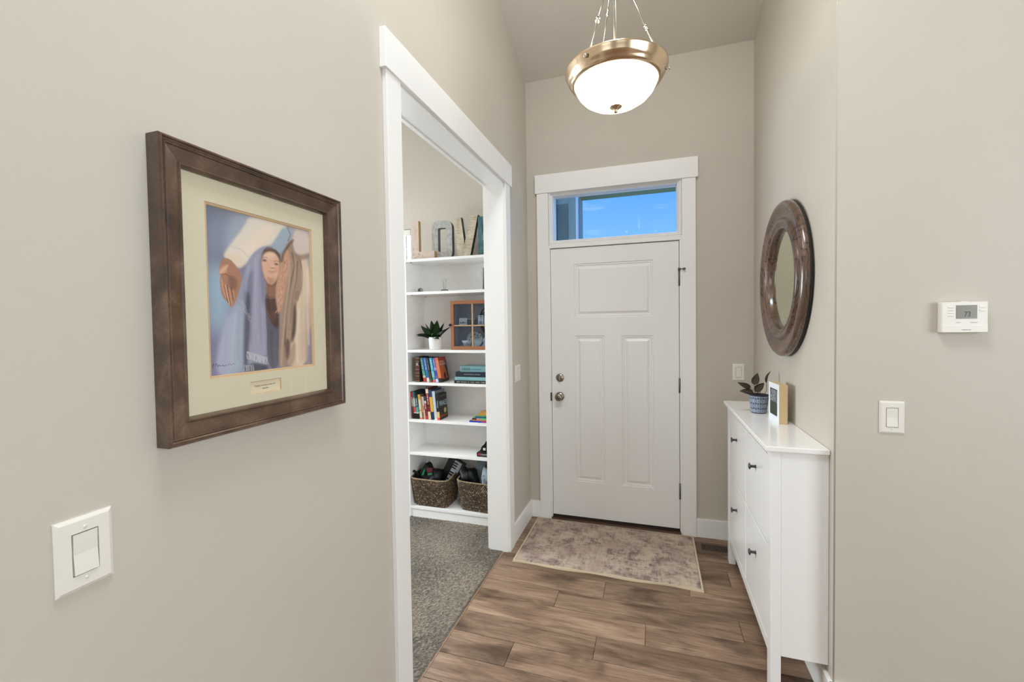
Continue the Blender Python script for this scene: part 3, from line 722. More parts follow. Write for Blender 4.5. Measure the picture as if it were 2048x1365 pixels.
def paint_print():
    nu, nv = 320, 420
    img = np.zeros((nv, nu, 3), np.float32)
    src = [(78, 68), (742, 240), (740, 1132), (78, 1212)]; dst = [(0, 0), (1, 0), (1, 1), (0, 1)]
    A = []; bb = []
    for (x, y), (u, v) in zip(src, dst):
        A.append([x, y, 1, 0, 0, 0, -u * x, -u * y]); bb.append(u); A.append([0, 0, 0, x, y, 1, -v * x, -v * y]); bb.append(v)
    h = np.append(np.linalg.solve(np.array(A, float), np.array(bb, float)), 1).reshape(3, 3)
    def uv(p):
        p = np.array(p, float); q = np.c_[p, np.ones(len(p))] @ h.T; return q[:, :2] / q[:, 2:]
    U, V = np.meshgrid((np.arange(nu) + .5) / nu, (np.arange(nv) + .5) / nv)
    def blur(m, k):
        k = int(k)
        k = int(round(k * 0.85))
        if k < 1: return m
        for _ in range(2):
            for ax in (0, 1):
                c = np.cumsum(np.pad(m, [(k + 1, k) if a == ax else (0, 0) for a in (0, 1)], mode='edge'), axis=ax)
                n = m.shape[ax]; m = (np.take(c, np.arange(2 * k + 1, 2 * k + 1 + n) , axis=ax) - np.take(c, np.arange(0, n), axis=ax)) / (2 * k + 1)
        return m
    def smooth(pts, it=2):
        for _ in range(it):
            o = []
            for i in range(len(pts)):
                a, b_ = pts[i], pts[(i + 1) % len(pts)]
                o += [(.75 * a[0] + .25 * b_[0], .75 * a[1] + .25 * b_[1]), (.25 * a[0] + .75 * b_[0], .25 * a[1] + .75 * b_[1])]
            pts = o
        return pts
    def mask(pts, sm=True):
        q = uv(smooth(pts) if sm else pts); m = np.zeros((nv, nu), bool); n = len(q)
        for i in range(n):
            (x1, y1), (x2, y2) = q[i], q[(i + 1) % n]
            if y1 == y2: continue
            c = ((V >= min(y1, y2)) & (V < max(y1, y2))) & (U < (x2 - x1) * (V - y1) / (y2 - y1) + x1); m ^= c
        return m.astype(np.float32)
    def P(pts, col, k=1, a=1.0, sm=True):
        m = blur(mask(pts, sm), k)[..., None] * a; img[:] = img * (1 - m) + np.array(s2l(col)) * m
    def S(pts, col, wd=3, a=0.8, k=0):
        for (x1, y1), (x2, y2) in zip(pts, pts[1:]):
            dx, dy = x2 - x1, y2 - y1; l = math.hypot(dx, dy) or 1; nx_, ny_ = -dy / l * wd / 2, dx / l * wd / 2
            P([(x1 + nx_, y1 + ny_), (x2 + nx_, y2 + ny_), (x2 - nx_, y2 - ny_), (x1 - nx_, y1 - ny_)], col, k, a, False)
    tl, tr, bl_, br = [np.array(s2l(c)) for c in ((104, 112, 142), (176, 176, 190), (128, 118, 168), (120, 120, 140))]
    img[:] = (tl * (1 - U[..., None]) + tr * U[..., None]) * (1 - V[..., None]) + (bl_ * (1 - U[..., None]) + br * U[..., None]) * V[..., None]
    P([(80, 420), (240, 520), (230, 760), (160, 950), (80, 900)], (150, 184, 214), 22, .9)
    P([(80, 200), (200, 150), (280, 260), (180, 420), (80, 420)], (128, 142, 172), 18, .8)
    P([(240, 130), (420, 160), (300, 330), (210, 420), (200, 300)], (158, 170, 196), 12, .8)
    # sleeve and shoulder
    P([(360, 140), (600, 200), (590, 260), (520, 330), (440, 350), (380, 400), (300, 500), (195, 425), (190, 395), (260, 300), (330, 210)], (226, 212, 202), 4)
    P([(420, 220), (540, 220), (470, 320), (360, 400), (300, 440), (280, 380)], (240, 214, 198), 8, .8)
    P([(190, 395), (250, 390), (320, 430), (300, 500), (240, 470), (200, 430)], (232, 208, 186), 2, .8)
    S([(235, 345), (300, 370), (350, 420)], (190, 172, 160), 5, .5, 1)
    P([(570, 215), (640, 235), (600, 320), (560, 390), (520, 370), (490, 340), (540, 270)], (152, 170, 196), 3)
    P([(650, 225), (742, 250), (742, 400), (690, 410), (640, 380), (620, 320), (640, 270)], (214, 194, 188), 4)
    S([(600, 215), (620, 270), (600, 310)], (110, 100, 112), 8, .6, 1)
    # right robe
    P([(640, 400), (742, 380), (741, 1135), (560, 1150), (600, 1000), (640, 720)], (222, 194, 170), 3)
    P([(700, 700), (742, 640), (741, 1135), (680, 1140)], (196, 160, 150), 10, .8)
    P([(600, 1000), (640, 960), (620, 1140), (560, 1150)], (180, 140, 122), 5, .8)
    P([(715, 900), (742, 860), (741, 1135), (700, 1135)], (130, 124, 160), 7, .7)
    S([(660, 760), (640, 950), (640, 1120)], (240, 216, 190), 14, .6, 2)
    # shawl
    P([(435, 340), (500, 352), (556, 410), (540, 470), (500, 420), (440, 420), (430, 600), (448, 800), (446, 1150), (300, 1190), (105, 1212), (150, 960), (225, 750), (305, 570), (345, 420)], (148, 150, 182), 2)
    P([(230, 760), (300, 700), (300, 900), (290, 1190), (110, 1210), (150, 960)], (164, 178, 206), 9, .9)
    P([(180, 800), (230, 780), (200, 1190), (120, 1205)], (176, 172, 212), 8, .6)
    P([(380, 410), (425, 385), (428, 560), (440, 760), (442, 1100), (330, 1060), (352, 850), (370, 600)], (158, 156, 188), 3)
    P([(330, 560), (375, 470), (366, 640), (340, 800), (300, 700)], (116, 118, 150), 5, .8)
    P([(325, 640), (352, 650), (345, 900), (322, 1060), (318, 1180), (290, 1180), (300, 900)], (70, 74, 100), 3, .85)
    P([(415, 420), (432, 420), (438, 700), (425, 780)], (112, 108, 144), 3, .8)
    P([(330, 1110), (450, 1130), (452, 1165), (300, 1190)], (52, 56, 76), 3, .85)
    # child's body, neck, face, hair
    P([(440, 640), (525, 640), (530, 900), (524, 1152), (446, 1160), (448, 800)], (96, 92, 112), 2)
    P([(440, 660), (525, 680), (532, 880), (500, 890), (455, 800)], (84, 54, 50), 4)
    P([(452, 560), (525, 570), (516, 690), (450, 680)], (150, 98, 76), 3)
    P([(430, 380), (470, 352), (540, 380), (556, 430), (546, 560), (500, 620), (446, 590), (428, 480)], (112, 76, 58), 2)
    P([(440, 400), (480, 378), (530, 400), (545, 450), (540, 520), (512, 585), (480, 602), (448, 570), (430, 500), (428, 440)], (226, 170, 142), 2)
    P([(440, 400), (490, 380), (528, 400), (500, 428), (450, 432)], (236, 198, 172), 4, .8)
    P([(450, 540), (500, 560), (520, 540), (500, 596), (470, 600)], (196, 130, 104), 3, .8)
    P([(505, 470), (535, 480), (535, 530), (512, 520)], (232, 150, 124), 4, .7)
    P([(428, 438), (446, 428), (466, 440), (450, 448)], (74, 70, 92), 1, .85); P([(506, 462), (522, 452), (540, 466), (524, 472)], (74, 70, 92), 1, .85)
    S([(430, 424), (450, 416), (470, 424)], (130, 90, 70), 5, .6); S([(505, 446), (525, 440), (542, 448)], (130, 90, 70), 5, .6)
    P([(482, 470), (500, 464), (512, 482), (496, 490)], (236, 176, 150), 1); S([(484, 486), (498, 490), (510, 488)], (130, 70, 60), 4, .8)
    S([(470, 510), (488, 515), (506, 513), (520, 508)], (158, 82, 74), 5, .7, 1); S([(474, 522), (490, 526), (508, 522)], (206, 136, 120), 5, .6, 1)
    S([(446, 376), (470, 352), (520, 372), (550, 412)], (90, 62, 52), 8, .8, 1)
    S([(446, 680), (480, 692), (520, 684)], (170, 140, 120), 3, .6)
    for i in range(14): S([(455 + i * 4, 770 + (i * 37) % 60), (460 + i * 4, 790 + (i * 37) % 60)], (150, 84, 60), 6, .5)
    # reaching hand
    P([(150, 520), (168, 455), (180, 425), (225, 428), (262, 470), (302, 540), (292, 600), (270, 670), (240, 745), (222, 752), (206, 716), (178, 690), (162, 640), (158, 570), (165, 540)], (178, 118, 90), 1)
    P([(150, 520), (175, 480), (210, 470), (205, 520), (170, 534)], (216, 156, 122), 2)
    P([(210, 540), (250, 540), (280, 590), (250, 650), (215, 620)], (132, 84, 70), 4, .8)
    S([(190, 600), (200, 660), (218, 735)], (222, 162, 126), 11, .9, 1); S([(215, 620), (226, 690), (230, 740)], (206, 146, 112), 9, .8, 1); S([(240, 630), (250, 700)], (196, 138, 108), 9, .8, 1); S([(170, 560), (176, 620), (196, 690)], (214, 152, 118), 10, .8, 1); S([(158, 524), (190, 500), (214, 470)], (230, 172, 138), 12, .8, 1)
    S([(205, 600), (214, 680), (224, 740)], (84, 52, 48), 4, .9); S([(228, 610), (240, 700)], (84, 52, 48), 4, .9); S([(184, 600), (196, 670), (208, 720)], (84, 52, 48), 4, .9); S([(168, 536), (200, 530), (222, 548)], (110, 70, 58), 5, .8)
    # hugging furry sleeve and brown scarf
    P([(600, 315), (632, 290), (640, 390), (690, 420), (688, 640), (640, 720), (632, 930), (592, 980), (570, 1152), (516, 1155), (530, 900), (545, 700), (560, 420)], (168, 134, 114), 2)
    P([(560, 400), (600, 350), (612, 420), (590, 560), (560, 720), (535, 800), (514, 740), (512, 640), (530, 540)], (204, 148, 118), 2)
    for i in range(60):
        a = random.random(); x = 590 - 60 * a + random.uniform(-18, 18); y = 410 + 370 * a; S([(x, y), (x - 8, y + 16)], random.choice([(226, 174, 146), (170, 112, 88)]), 5, .5)
    S([(640, 300), (610, 330), (570, 390), (556, 450)], (84, 54, 48), 14, .8, 2)
    S([(625, 380), (640, 470), (600, 640), (575, 800), (560, 1000)], (104, 76, 66), 8, .8, 1)
    S([(660, 440), (650, 560), (620, 680), (600, 850)], (118, 88, 76), 7, .8, 1)
    S([(610, 430), (600, 600), (570, 800), (545, 1000), (535, 1140)], (196, 166, 144), 12, .7, 2)
    S([(645, 420), (640, 560), (612, 700), (590, 880)], (186, 154, 132), 10, .6, 2)
    P([(640, 395), (690, 400), (742, 385), (742, 420), (680, 440), (650, 420)], (150, 122, 112), 4, .8)
    S([(678, 430), (690, 520), (680, 640)], (92, 72, 70), 5, .6, 1)
    P([(630, 700), (644, 760), (640, 880), (625, 960), (600, 1000), (612, 900)], (72, 46, 40), 3, .85)
    P([(560, 980), (590, 940), (596, 1060), (568, 1120)], (80, 52, 46), 4, .7)
    # fringes
    for i in range(26):
        a = i / 25; x = 272 + 70 * a + random.uniform(-10, 10); y = 690 + 150 * a; S([(x, y), (x + random.uniform(8, 20), y + random.uniform(2, 14)), (x + random.uniform(6, 16), y + random.uniform(18, 30))], (186, 184, 202), 2.5, .45)
    for x0_, y0_, x1_, y1_, c_, w_ in ((390, 430, 378, 900, (176, 174, 206), 10), (412, 470, 410, 1000, (134, 134, 168), 9), (400, 500, 396, 1080, (168, 164, 194), 6), (350, 470, 320, 640, (172, 174, 204), 10), (250, 800, 215, 1150, (186, 196, 220), 9), (200, 900, 170, 1180, (150, 160, 196), 8), (275, 760, 262, 1100, (140, 150, 184), 10), (362, 600, 345, 1000, (120, 118, 152), 8), (480, 900, 476, 1140, (70, 72, 92), 8), (505, 920, 500, 1140, (112, 106, 124), 6), (690, 500, 672, 1100, (206, 172, 150), 10), (722, 480, 716, 1000, (236, 216, 200), 10)):
        S([(x0_, y0_), ((x0_ + x1_) / 2 - 4, (y0_ + y1_) / 2), (x1_, y1_)], c_, w_, .55, 2)
    for i in range(30):
        a = i / 29; x = 318 + 126 * a; y = 1040 + 40 * a; S([(x, y), (x + random.uniform(-8, 8), y + 28), (x + random.uniform(-8, 8), y + 50)], (196, 196, 210), 3.5, .8)
    for i in range(12): S([(300 + i * 5, 1130), (300 + i * 5 + random.uniform(-10, 10), 1170)], (190, 190, 206), 3, .7)
    for i in range(14): S([(640 + i * 2, 640), (632 + i * 2, 690 + random.random() * 20)], (150, 120, 104), 3, .7)
    for i in range(10): S([(578 + i * 3, 900), (572 + i * 3, 950 + random.random() * 20)], (176, 150, 134), 3, .7)
    # small illegible signature
    S([(92, 1132), (104, 1120), (98, 1142), (92, 1150)], (96, 60, 110), 4, .9)
    S([(112, 1138), (120, 1118), (128, 1140), (136, 1128), (146, 1138), (158, 1130), (170, 1136), (184, 1128)], (96, 60, 110), 4, .9)
    S([(192, 1134), (204, 1118), (214, 1132), (228, 1120), (242, 1124)], (150, 70, 110), 3.5, .8)
    img[:] *= (1 + 0.05 * (np.random.RandomState(1).rand(nv, nu, 1) - .5))
    me = bpy.data.meshes.new('print')
    ys = np.linspace(iy0 + 0.004, iy1 - 0.004, nu) - (PY0 + PY1) / 2; zs = np.linspace(iz1 - 0.004, iz0 + 0.004, nv) - PZ0
    Y, Z = np.meshgrid(ys, zs); co = np.stack([np.full_like(Y, 0.0082), Y, Z], -1).reshape(-1, 3)
    idx = np.arange(nu * nv).reshape(nv, nu); f = np.stack([idx[:-1, :-1], idx[1:, :-1], idx[1:, 1:], idx[:-1, 1:]], -1).reshape(-1, 4)
    me.from_pydata(co.tolist(), [], f.tolist()); o = bpy.data.objects.new('print', me); C.objects.link(o); o.parent = fp
    lum = img.mean(-1, keepdims=True); img[:] = (img * .8 + lum * .2) * 1.0; colattr(o, img.reshape(-1, 3)); me.materials.append(attrmat('printed_paper', 0.6))
paint_print()
obj('glass_pane', box(-L + 0.0165, -L + 0.0185, my0, my1, mz0, mz1), M['picglass'], fp)

# ------------------------------------------------------------------ round carved mirror on the right wall
MC = (2.505, 1.712)
mf = lambda x, y, z: (R - z, MC[0] + x, MC[1] + y)
mr = thing('round_mirror', 'round mirror in thick carved dark wood frame on the right wall', 'mirror', (R, MC[0], MC[1] - 0.385))
bm = lathe(B(), [(0.24, 0.006), (0.372, 0.002), (0.3835, 0.004), (0.3835, 0.014)], 96, mf); obj('backing_ring', fixn(bm), mat('black_backing', (26, 24, 24), 0.5), mr)
prof = [(0.378, 0.012), (0.384, 0.016), (0.385, 0.028), (0.382, 0.036), (0.374, 0.045), (0.364, 0.0485), (0.356, 0.046), (0.345, 0.037), (0.330, 0.030), (0.316, 0.027), (0.307, 0.028), (0.301, 0.034), (0.297, 0.043), (0.290, 0.047), (0.282, 0.046), (0.276, 0.039), (0.270, 0.035), (0.264, 0.035), (0.260, 0.039), (0.255, 0.041), (0.250, 0.037), (0.247, 0.020), (0.245, 0.012)]
bm = lathe(B(), prof, 128, mf); obj('carved_frame', fixn(bm), M['mirrorwood'], mr, smooth=True)
bm = lathe(B(), [(0.0, 0.0165), (0.238, 0.0165), (0.246, 0.0145)], 96, mf, smooth=False); obj('mirror_glass', fixn(bm), M['mirror'], mr)

# ------------------------------------------------------------------ white shoe cabinet
X0, X1 = 0.446, R
YA, YB = 1.953, 3.003
sc = thing('shoe_cabinet', 'tall narrow white four door shoe cabinet under the round mirror', 'cabinet', (R - 0.1, (YA + YB) / 2, 0))
obj('top_board', box(R - 0.22, R - 0.0005, 1.9435, 3.0135, 0.987, 1.008, bev=0.003, seg=2), M['cab'], sc)
obj('side_panel', box(X0 + 0.038, X1 - 0.001, YA + 0.003, YA + 0.020, 0.160, 0.987), M['cab'], sc)
obj('side_panel', box(X0 + 0.038, X1 - 0.001, YB - 0.020, YB - 0.003, 0.160, 0.987), M['cab'], sc)
obj('leg_post', box(X0, X0 + 0.037, YA, YA + 0.055, 0, 0.987, bev=0.0015), M['cab'], sc)
obj('leg_post', box(X0, X0 + 0.037, YB - 0.055, YB, 0, 0.987, bev=0.0015), M['cab'], sc)
obj('back_panel', box(X1 - 0.006, X1 - 0.001, YA + 0.02, YB - 0.02, 0.16, 0.987), M['cab'], sc)
obj('bottom_panel', box(X0 + 0.01, X1 - 0.006, YA + 0.02, YB - 0.02, 0.165, 0.185), M['cab'], sc)
obj('bottom_rail', box(X0 + 0.002, X0 + 0.02, YA + 0.056, YB - 0.056, 0.140, 0.186, bev=0.001), M['cab'], sc)
obj('top_rail', box(X0 + 0.004, X0 + 0.02, YA + 0.056, YB - 0.056, 0.960, 0.987), M['cab'], sc)
obj('centre_stile', box(X0 + 0.005, X0 + 0.05, 2.449, 2.457, 0.186, 0.960), M['cab'], sc)
for ya, yb_ in ((2.0105, 2.4475), (2.4585, 2.9455)):
    for za, zb in ((0.189, 0.578), (0.584, 0.957)):
        dr = obj('tilt_door', box(X0 + 0.002, X0 + 0.018, ya, yb_, za, zb, bev=0.0015), M['cab'], sc)
        yk = (ya + yb_) / 2; zk = 0.838 if za > 0.4 else 0.438
        bm = lathe(B(), [(0.0, 0.0), (0.008, 0.0), (0.0062, 0.006), (0.006, 0.018), (0.009, 0.022), (0.0145, 0.024), (0.015, 0.027), (0.010, 0.030), (0.0, 0.031)], 20, lambda x, y, z: (X0 + 0.002 - z, yk + x, zk + y))
        obj('knob', fixn(bm), M['knob'], dr)

# small plant in a patterned pot
pt = thing('potted_plant', 'small brown leaved plant in navy and white patterned pot on white cabinet', 'plant', (0.548, 2.655, 1.008))
def pot_pattern():
    nu, nv = 240, 90; r0, r1, h = 0.038, 0.0475, 0.098
    co = []; cols = []
    nav = np.array(s2l((26, 36, 66))); wht = np.array(s2l((176, 190, 206)))
    for j in range(nv + 1):
        t = j / nv; r = r0 + (r1 - r0) * min(1, t * 1.15) if t > 0.06 else r0 - 0.004 * (1 - t / 0.06)
        for i in range(nu):
            a = 2 * PI * i / nu
            co.append((r * math.cos(a), r * math.sin(a), t * h))
            # interlocking lattice of hexes and bars
            u = (i / nu * 12) ; v = t * 3.6
            uu = (u + (0.5 if int(v) % 2 else 0)) % 1 - .5; vv = v % 1 - .5
            d1_ = abs(abs(uu) * 0.9 + abs(vv) * 0.62 - 0.40); bar = abs(uu) < 0.05 and abs(vv) < 0.34
            rr_ = math.hypot(uu * 1.0, vv) ; ring = abs(rr_ - 0.24) < 0.05 and abs(uu) > 0.09
            d2 = abs(abs(uu) * 0.9 + abs(vv) * 0.62 - 0.54) < 0.03
            on = (d1_ < 0.035) or bar or ring or d2
            cols.append(wht if on and 0.04 < t < 0.95 else nav)
    f = [(j * nu + i, j * nu + (i + 1) % nu, (j + 1) * nu + (i + 1) % nu, (j + 1) * nu + i) for j in range(nv) for i in range(nu)]
    f.append(tuple(range(nu))[::-1])
    me = bpy.data.meshes.new('pot'); me.from_pydata(co, [], f); o = bpy.data.objects.new('pot', me); C.objects.link(o); o.parent = pt
    me.materials.append(attrmat('navy_patterned_glaze', 0.3)); colattr(o, np.array(cols, np.float32))
    for p in me.polygons[:-1]: p.use_smooth = True
    bm = lathe(B(), [(0.0475, 0.098), (0.0485, 0.099), (0.0465, 0.100), (0.0445, 0.098), (0.043, 0.085), (0.0, 0.084)], 60)
    obj('rim_and_soil', fixn(bm), mat('pot_inner_dark', (30, 32, 42), 0.5), pt, world=False)
pot_pattern()
LEAF = mat('dark_brown_leaf', (84, 70, 58), 0.55, bump=(60, 0.4)); STEM = mat('brown_stem', (92, 78, 64), 0.6)
def leaf(parent, base, tip, width, nrm, m, curl=0.0, name='leaf', mi2=None, n=10, fold=0.12):
    base, tip, nrm = Vector(base), Vector(tip), Vector(nrm).normalized(); d = tip - base; l = d.length; side = d.cross(nrm).normalized(); nn = side.cross(d).normalized()
    bm = B(); rows_ = []
    for i in range(n + 1):
        t = i / n; wv = width * (math.sin(PI * t ** 0.72)) ** 0.8 * (1 - 0.15 * t) if 0 < t < 1 else 0.0006
        c = base + d * t + nn * (curl * l * math.sin(PI * t))
        rows_.append([bm.verts.new(c + side * (k * wv / 2) + nn * (abs(k) * wv * fold)) for k in (-1, -.5, 0, .5, 1)])
    for a, b_ in zip(rows_, rows_[1:]):
        for k in range(4):
            f = bm.faces.new((a[k], a[k + 1], b_[k + 1], b_[k])); f.smooth = True
            if mi2 is not None and k in (0, 3): f.material_index = mi2
    bmesh.ops.solidify(bm, geom=bm.faces[:], thickness=0.0006)
    return obj(name, fixn(bm), m, parent)
yq = 2.645
tow = (-0.30, -0.93, 0.2)
for base, tip, wd, nr, cu in (((0.508, yq, 1.143), (0.442, yq, 1.171), 0.030, tow, .10), ((0.521, yq, 1.118), (0.452, yq, 1.124), 0.036, (-.3, -.8, .5), .06),
                              ((0.523, yq, 1.160), (0.541, yq, 1.224), 0.040, tow, -.05), ((0.528, yq, 1.124), (0.572, yq, 1.172), 0.040, (-.3, -.9, .1), .02), ((0.582, yq, 1.170), (0.610, yq + .02, 1.236), 0.022, (-.9, -.4, .3), .12)):
    leaf(pt, base, tip, wd, nr, LEAF, cu)
bm = B()
for pts in (((0.548, 2.655, 1.09), (0.535, 2.65, 1.115), (0.508, yq, 1.143)), ((0.545, 2.655, 1.09), (0.532, 2.65, 1.108), (0.521, yq, 1.118)), ((0.55, 2.655, 1.09), (0.537, 2.65, 1.13), (0.523, yq, 1.160)), ((0.556, 2.655, 1.09), (0.548, 2.65, 1.11), (0.540, yq, 1.130)), ((0.566, 2.655, 1.09), (0.584, 2.65, 1.13), (0.583, yq, 1.172)), ((0.56, 2.655, 1.09), (0.553, 2.65, 1.12), (0.544, 2.65, 1.126))):
    tube(bm, pts, 0.0013, 6)
obj('stems', bm, STEM, pt)

# small wooden block picture beside the plant, turned slightly
bp_ = thing('block_picture', 'x', 'picture', (0.591, 2.450, 1.008), (0, 0, math.radians(3.5)))
bp_['label'] = 'small wooden block picture of a dark tree scene beside the patterned pot'
bw = mat('pale_pine_wood', (204, 180, 138), 0.55, bump=(40, 0.2))
obj('block', box(-0.0185, 0.0185, -0.075, 0.075, 0, 0.189, bev=0.0015), bw, bp_, world=False)
obj('white_border', box(-0.0200, -0.0180, -0.075, 0.075, 0.0, 0.189, bev=0.0005), mat('white_card', (226, 232, 238), 0.6), bp_, world=False)
def treepic():
    ny, nz_ = 60, 90; rs = np.random.RandomState(5); cols = np.zeros((nz_, ny, 3)); y = np.linspace(-.052, .052, ny); z = np.linspace(0.032, 0.162, nz_)
    dark = np.array(s2l((28, 30, 34))); g = np.array(s2l((58, 66, 42))); w_ = np.array(s2l((190, 200, 206)))
    cols[:] = dark
    for j in range(nz_):
        for i in range(ny):
            zz = (z[j] - .032) / .13
            if zz < 0.55 - 0.1 * (i / ny - .5): cols[j, i] = g * (0.5 + .6 * zz) * (0.9 + 0.3 * abs(i / ny - .5))
    for _ in range(330):
        i = rs.randint(2, ny - 2); zz = 0.52 + 0.45 * rs.rand() ; j = int(zz * (nz_ - 1))
        if abs(i / ny - .5) < 0.5 - 0.5 * max(0, zz - .75): cols[j - 1:j + 1, i - 1:i + 1] = w_ * (0.5 + .5 * rs.rand())
    Yg, Zg = np.meshgrid(y, z); co = np.stack([np.full_like(Yg, -0.0204), Yg, Zg], -1).reshape(-1, 3); idx = np.arange(ny * nz_).reshape(nz_, ny)
    f = np.stack([idx[:-1, :-1], idx[:-1, 1:], idx[1:, 1:], idx[1:, :-1]], -1).reshape(-1, 4)
    me = bpy.data.meshes.new('printed_scene'); me.from_pydata(co.tolist(), [], f.tolist()); o = bpy.data.objects.new('printed_scene', me); C.objects.link(o); o.parent = bp_
    me.materials.append(attrmat('tree_print', 0.5)); colattr(o, cols.reshape(-1, 3).astype(np.float32))
treepic()

# ------------------------------------------------------------------ pendant lamp
LX, LY, LZ = -0.130, 1.750, 2.475
lp = thing('pendant_lamp', 'bowl pendant lamp with brushed nickel rim and glowing frosted glass', 'lamp', (LX, LY, LZ))
lf = lambda x, y, z: (LX + x, LY + y, LZ + z)
bm = lathe(B(), [(0.186, 0.000), (0.190, 0.003), (0.193, 0.001), (0.192, -0.004), (0.188, -0.010), (0.185, -0.022), (0.179, -0.032), (0.173, -0.038), (0.172, -0.043), (0.166, -0.048), (0.160, -0.051), (0.155, -0.050), (0.153, -0.044), (0.160, -0.040), (0.172, -0.026), (0.182, -0.004), (0.186, 0.0)], 96, lf)
rim = obj('metal_rim', fixn(bm), M['warmnickel'], lp)
gm = mat('frosted_lit_glass', (255, 250, 240), 0.5, emit=((1.0, 0.88, 0.68), 4.6))
bm = lathe(B(), [(0.156, -0.046), (0.152, -0.060), (0.142, -0.080), (0.124, -0.100), (0.098, -0.117), (0.066, -0.129), (0.032, -0.136), (0.0, -0.138)], 72, lf)
obj('glass_bowl', fixn(bm), gm, lp)
bm = lathe(B(), [(0.0, -0.129), (0.027, -0.131), (0.027, -0.134), (0.020, -0.140), (0.010, -0.146), (0.007, -0.149), (0.008, -0.153), (0.006, -0.158), (0.0, -0.160)], 32, lf)
obj('finial', fixn(bm), M['warmnickel'], lp)
obj('stem', cyl(B(), (LX, LY, LZ - 0.03), (LX, LY, 3.93), 0.0055, seg=16), M['chrome'], lp)
HUB = Vector((LX, LY, 2.895))
bm = lathe(B(), [(0.006, 0.0), (0.014, 0.004), (0.016, 0.014), (0.012, 0.024), (0.006, 0.028)], 24, lambda x, y, z: (LX + x, LY + y, HUB.z - 0.01 + z)); obj('hub', fixn(bm), M['chrome'], lp)
for a, tk in ((3, .64), (-118, .64), (122, .36)):
    ra = math.radians(a); p1 = Vector((LX + 0.178 * math.cos(ra), LY + 0.178 * math.sin(ra), LZ - 0.012)); p0 = HUB + (p1 - HUB) * 0.03
    rod = obj('hanging_rod', cyl(B(), p0, p1, 0.0032, seg=10), M['chrome'], lp)
    k = HUB + (p1 - HUB) * tk; u = (p1 - HUB).normalized()
    bm = B(); cyl(bm, k - u * 0.011, k - u * 0.005, 0.0072, seg=12); cyl(bm, k - u * 0.004, k + u * 0.004, 0.0058, seg=12); cyl(bm, k + u * 0.005, k + u * 0.011, 0.0078, seg=12)
    obj('knuckle', bm, M['chrome'], rod)
    o_ = Vector((math.cos(ra), math.sin(ra), 0)); q = Vector((LX, LY, LZ - 0.020)) + o_ * 0.183
    bm = cyl(B(), q, q + o_ * 0.010, 0.005, seg=12); cyl(bm, q + o_ * 0.009, q + o_ * 0.017, 0.0075, 0.005, seg=14); obj('rim_screw', bm, M['chrome'], lp)
obj('canopy', fixn(lathe(B(), [(0.0, 0.0), (0.065, 0.02), (0.062, 0.03), (0.02, 0.05), (0.0, 0.05)], 40, lambda x, y, z: (LX + x, LY + y, 3.905 - z + 0.045 - SL * y))), M['warmnickel'], lp)
for a in (30, 150, 270):
    l = bpy.data.lights.new('bulb', 'POINT'); l.energy = 1.3; l.color = (1.0, 0.88, 0.72); l.shadow_soft_size = 0.03
    o = bpy.data.objects.new('bulb_light', l); C.objects.link(o); o.location = (LX + 0.06 * math.cos(math.radians(a)), LY + 0.06 * math.sin(math.radians(a)), LZ - 0.02)

# ------------------------------------------------------------------ bookcase in the office
KX0, KX1, KY0, KY1 = -1.838, -1.038, 2.990, 3.268
bk = thing('bookcase', 'tall white open bookcase against the office wall seen through the doorway', 'bookcase', (-1.438, 3.13, 0))
obj('side_panel', box(KX0, KX0 + 0.016, KY0, KY1, 0.0, 2.022), M['shelf'], bk)
obj('side_panel', box(KX1 - 0.016, KX1, KY0, KY1, 0.0, 2.022), M['shelf'], bk)
obj('back_panel', box(KX0 + 0.010, KX1 - 0.010, KY1 - 0.006, KY1 - 0.002, 0.09, 2.0035), M['shelf'], bk)
SHZ = [2.022, 1.7685, 1.320, 1.067, 0.775, 0.516, 0.090]
obj('top_board', box(KX0 + 0.0162, KX1 - 0.0162, KY0, KY1 - 0.007, 2.002, 2.022, bev=0.0008), M['shelf'], bk)
for z in SHZ[1:]: obj('shelf', box(KX0 + 0.0162, KX1 - 0.0162, KY0 + (0.0 if z < 0.1 else 0.001), KY1 - 0.007, z - 0.021, z, bev=0.0008), M['shelf'], bk)
obj('plinth', box(KX0 + 0.016, KX1 - 0.016, KY0 + 0.006, KY0 + 0.02, 0.0, 0.068), M['shelf'], bk)
obj('back_batten', box(-1.80, -1.772, KY1 - 0.02, KY1 - 0.006, 0.09, 0.49, bev=0.003), M['shelf'], bk)
bm = B()
for z in (0.62, 0.68, 0.90, 0.96, 1.17, 1.45, 1.51, 1.57, 1.63, 1.69, 1.86, 1.92):
    for y in (3.03, 3.22): cyl(bm, (KX0 + 0.016, y, z), (KX0 + 0.0164, y, z), 0.0025, seg=8)
obj('peg_holes', bm, M['gap'], bk)['kind'] = 'stuff'
for x, y, z in ((-1.79, 3.02, 2.0015), (-1.79, 3.02, 1.7470), (-1.79, 3.24, 1.7470)): obj('shelf_peg', cyl(B(), (x, y, z - 0.0035), (x, y, z), 0.006, seg=10), M['hinge'], bk)

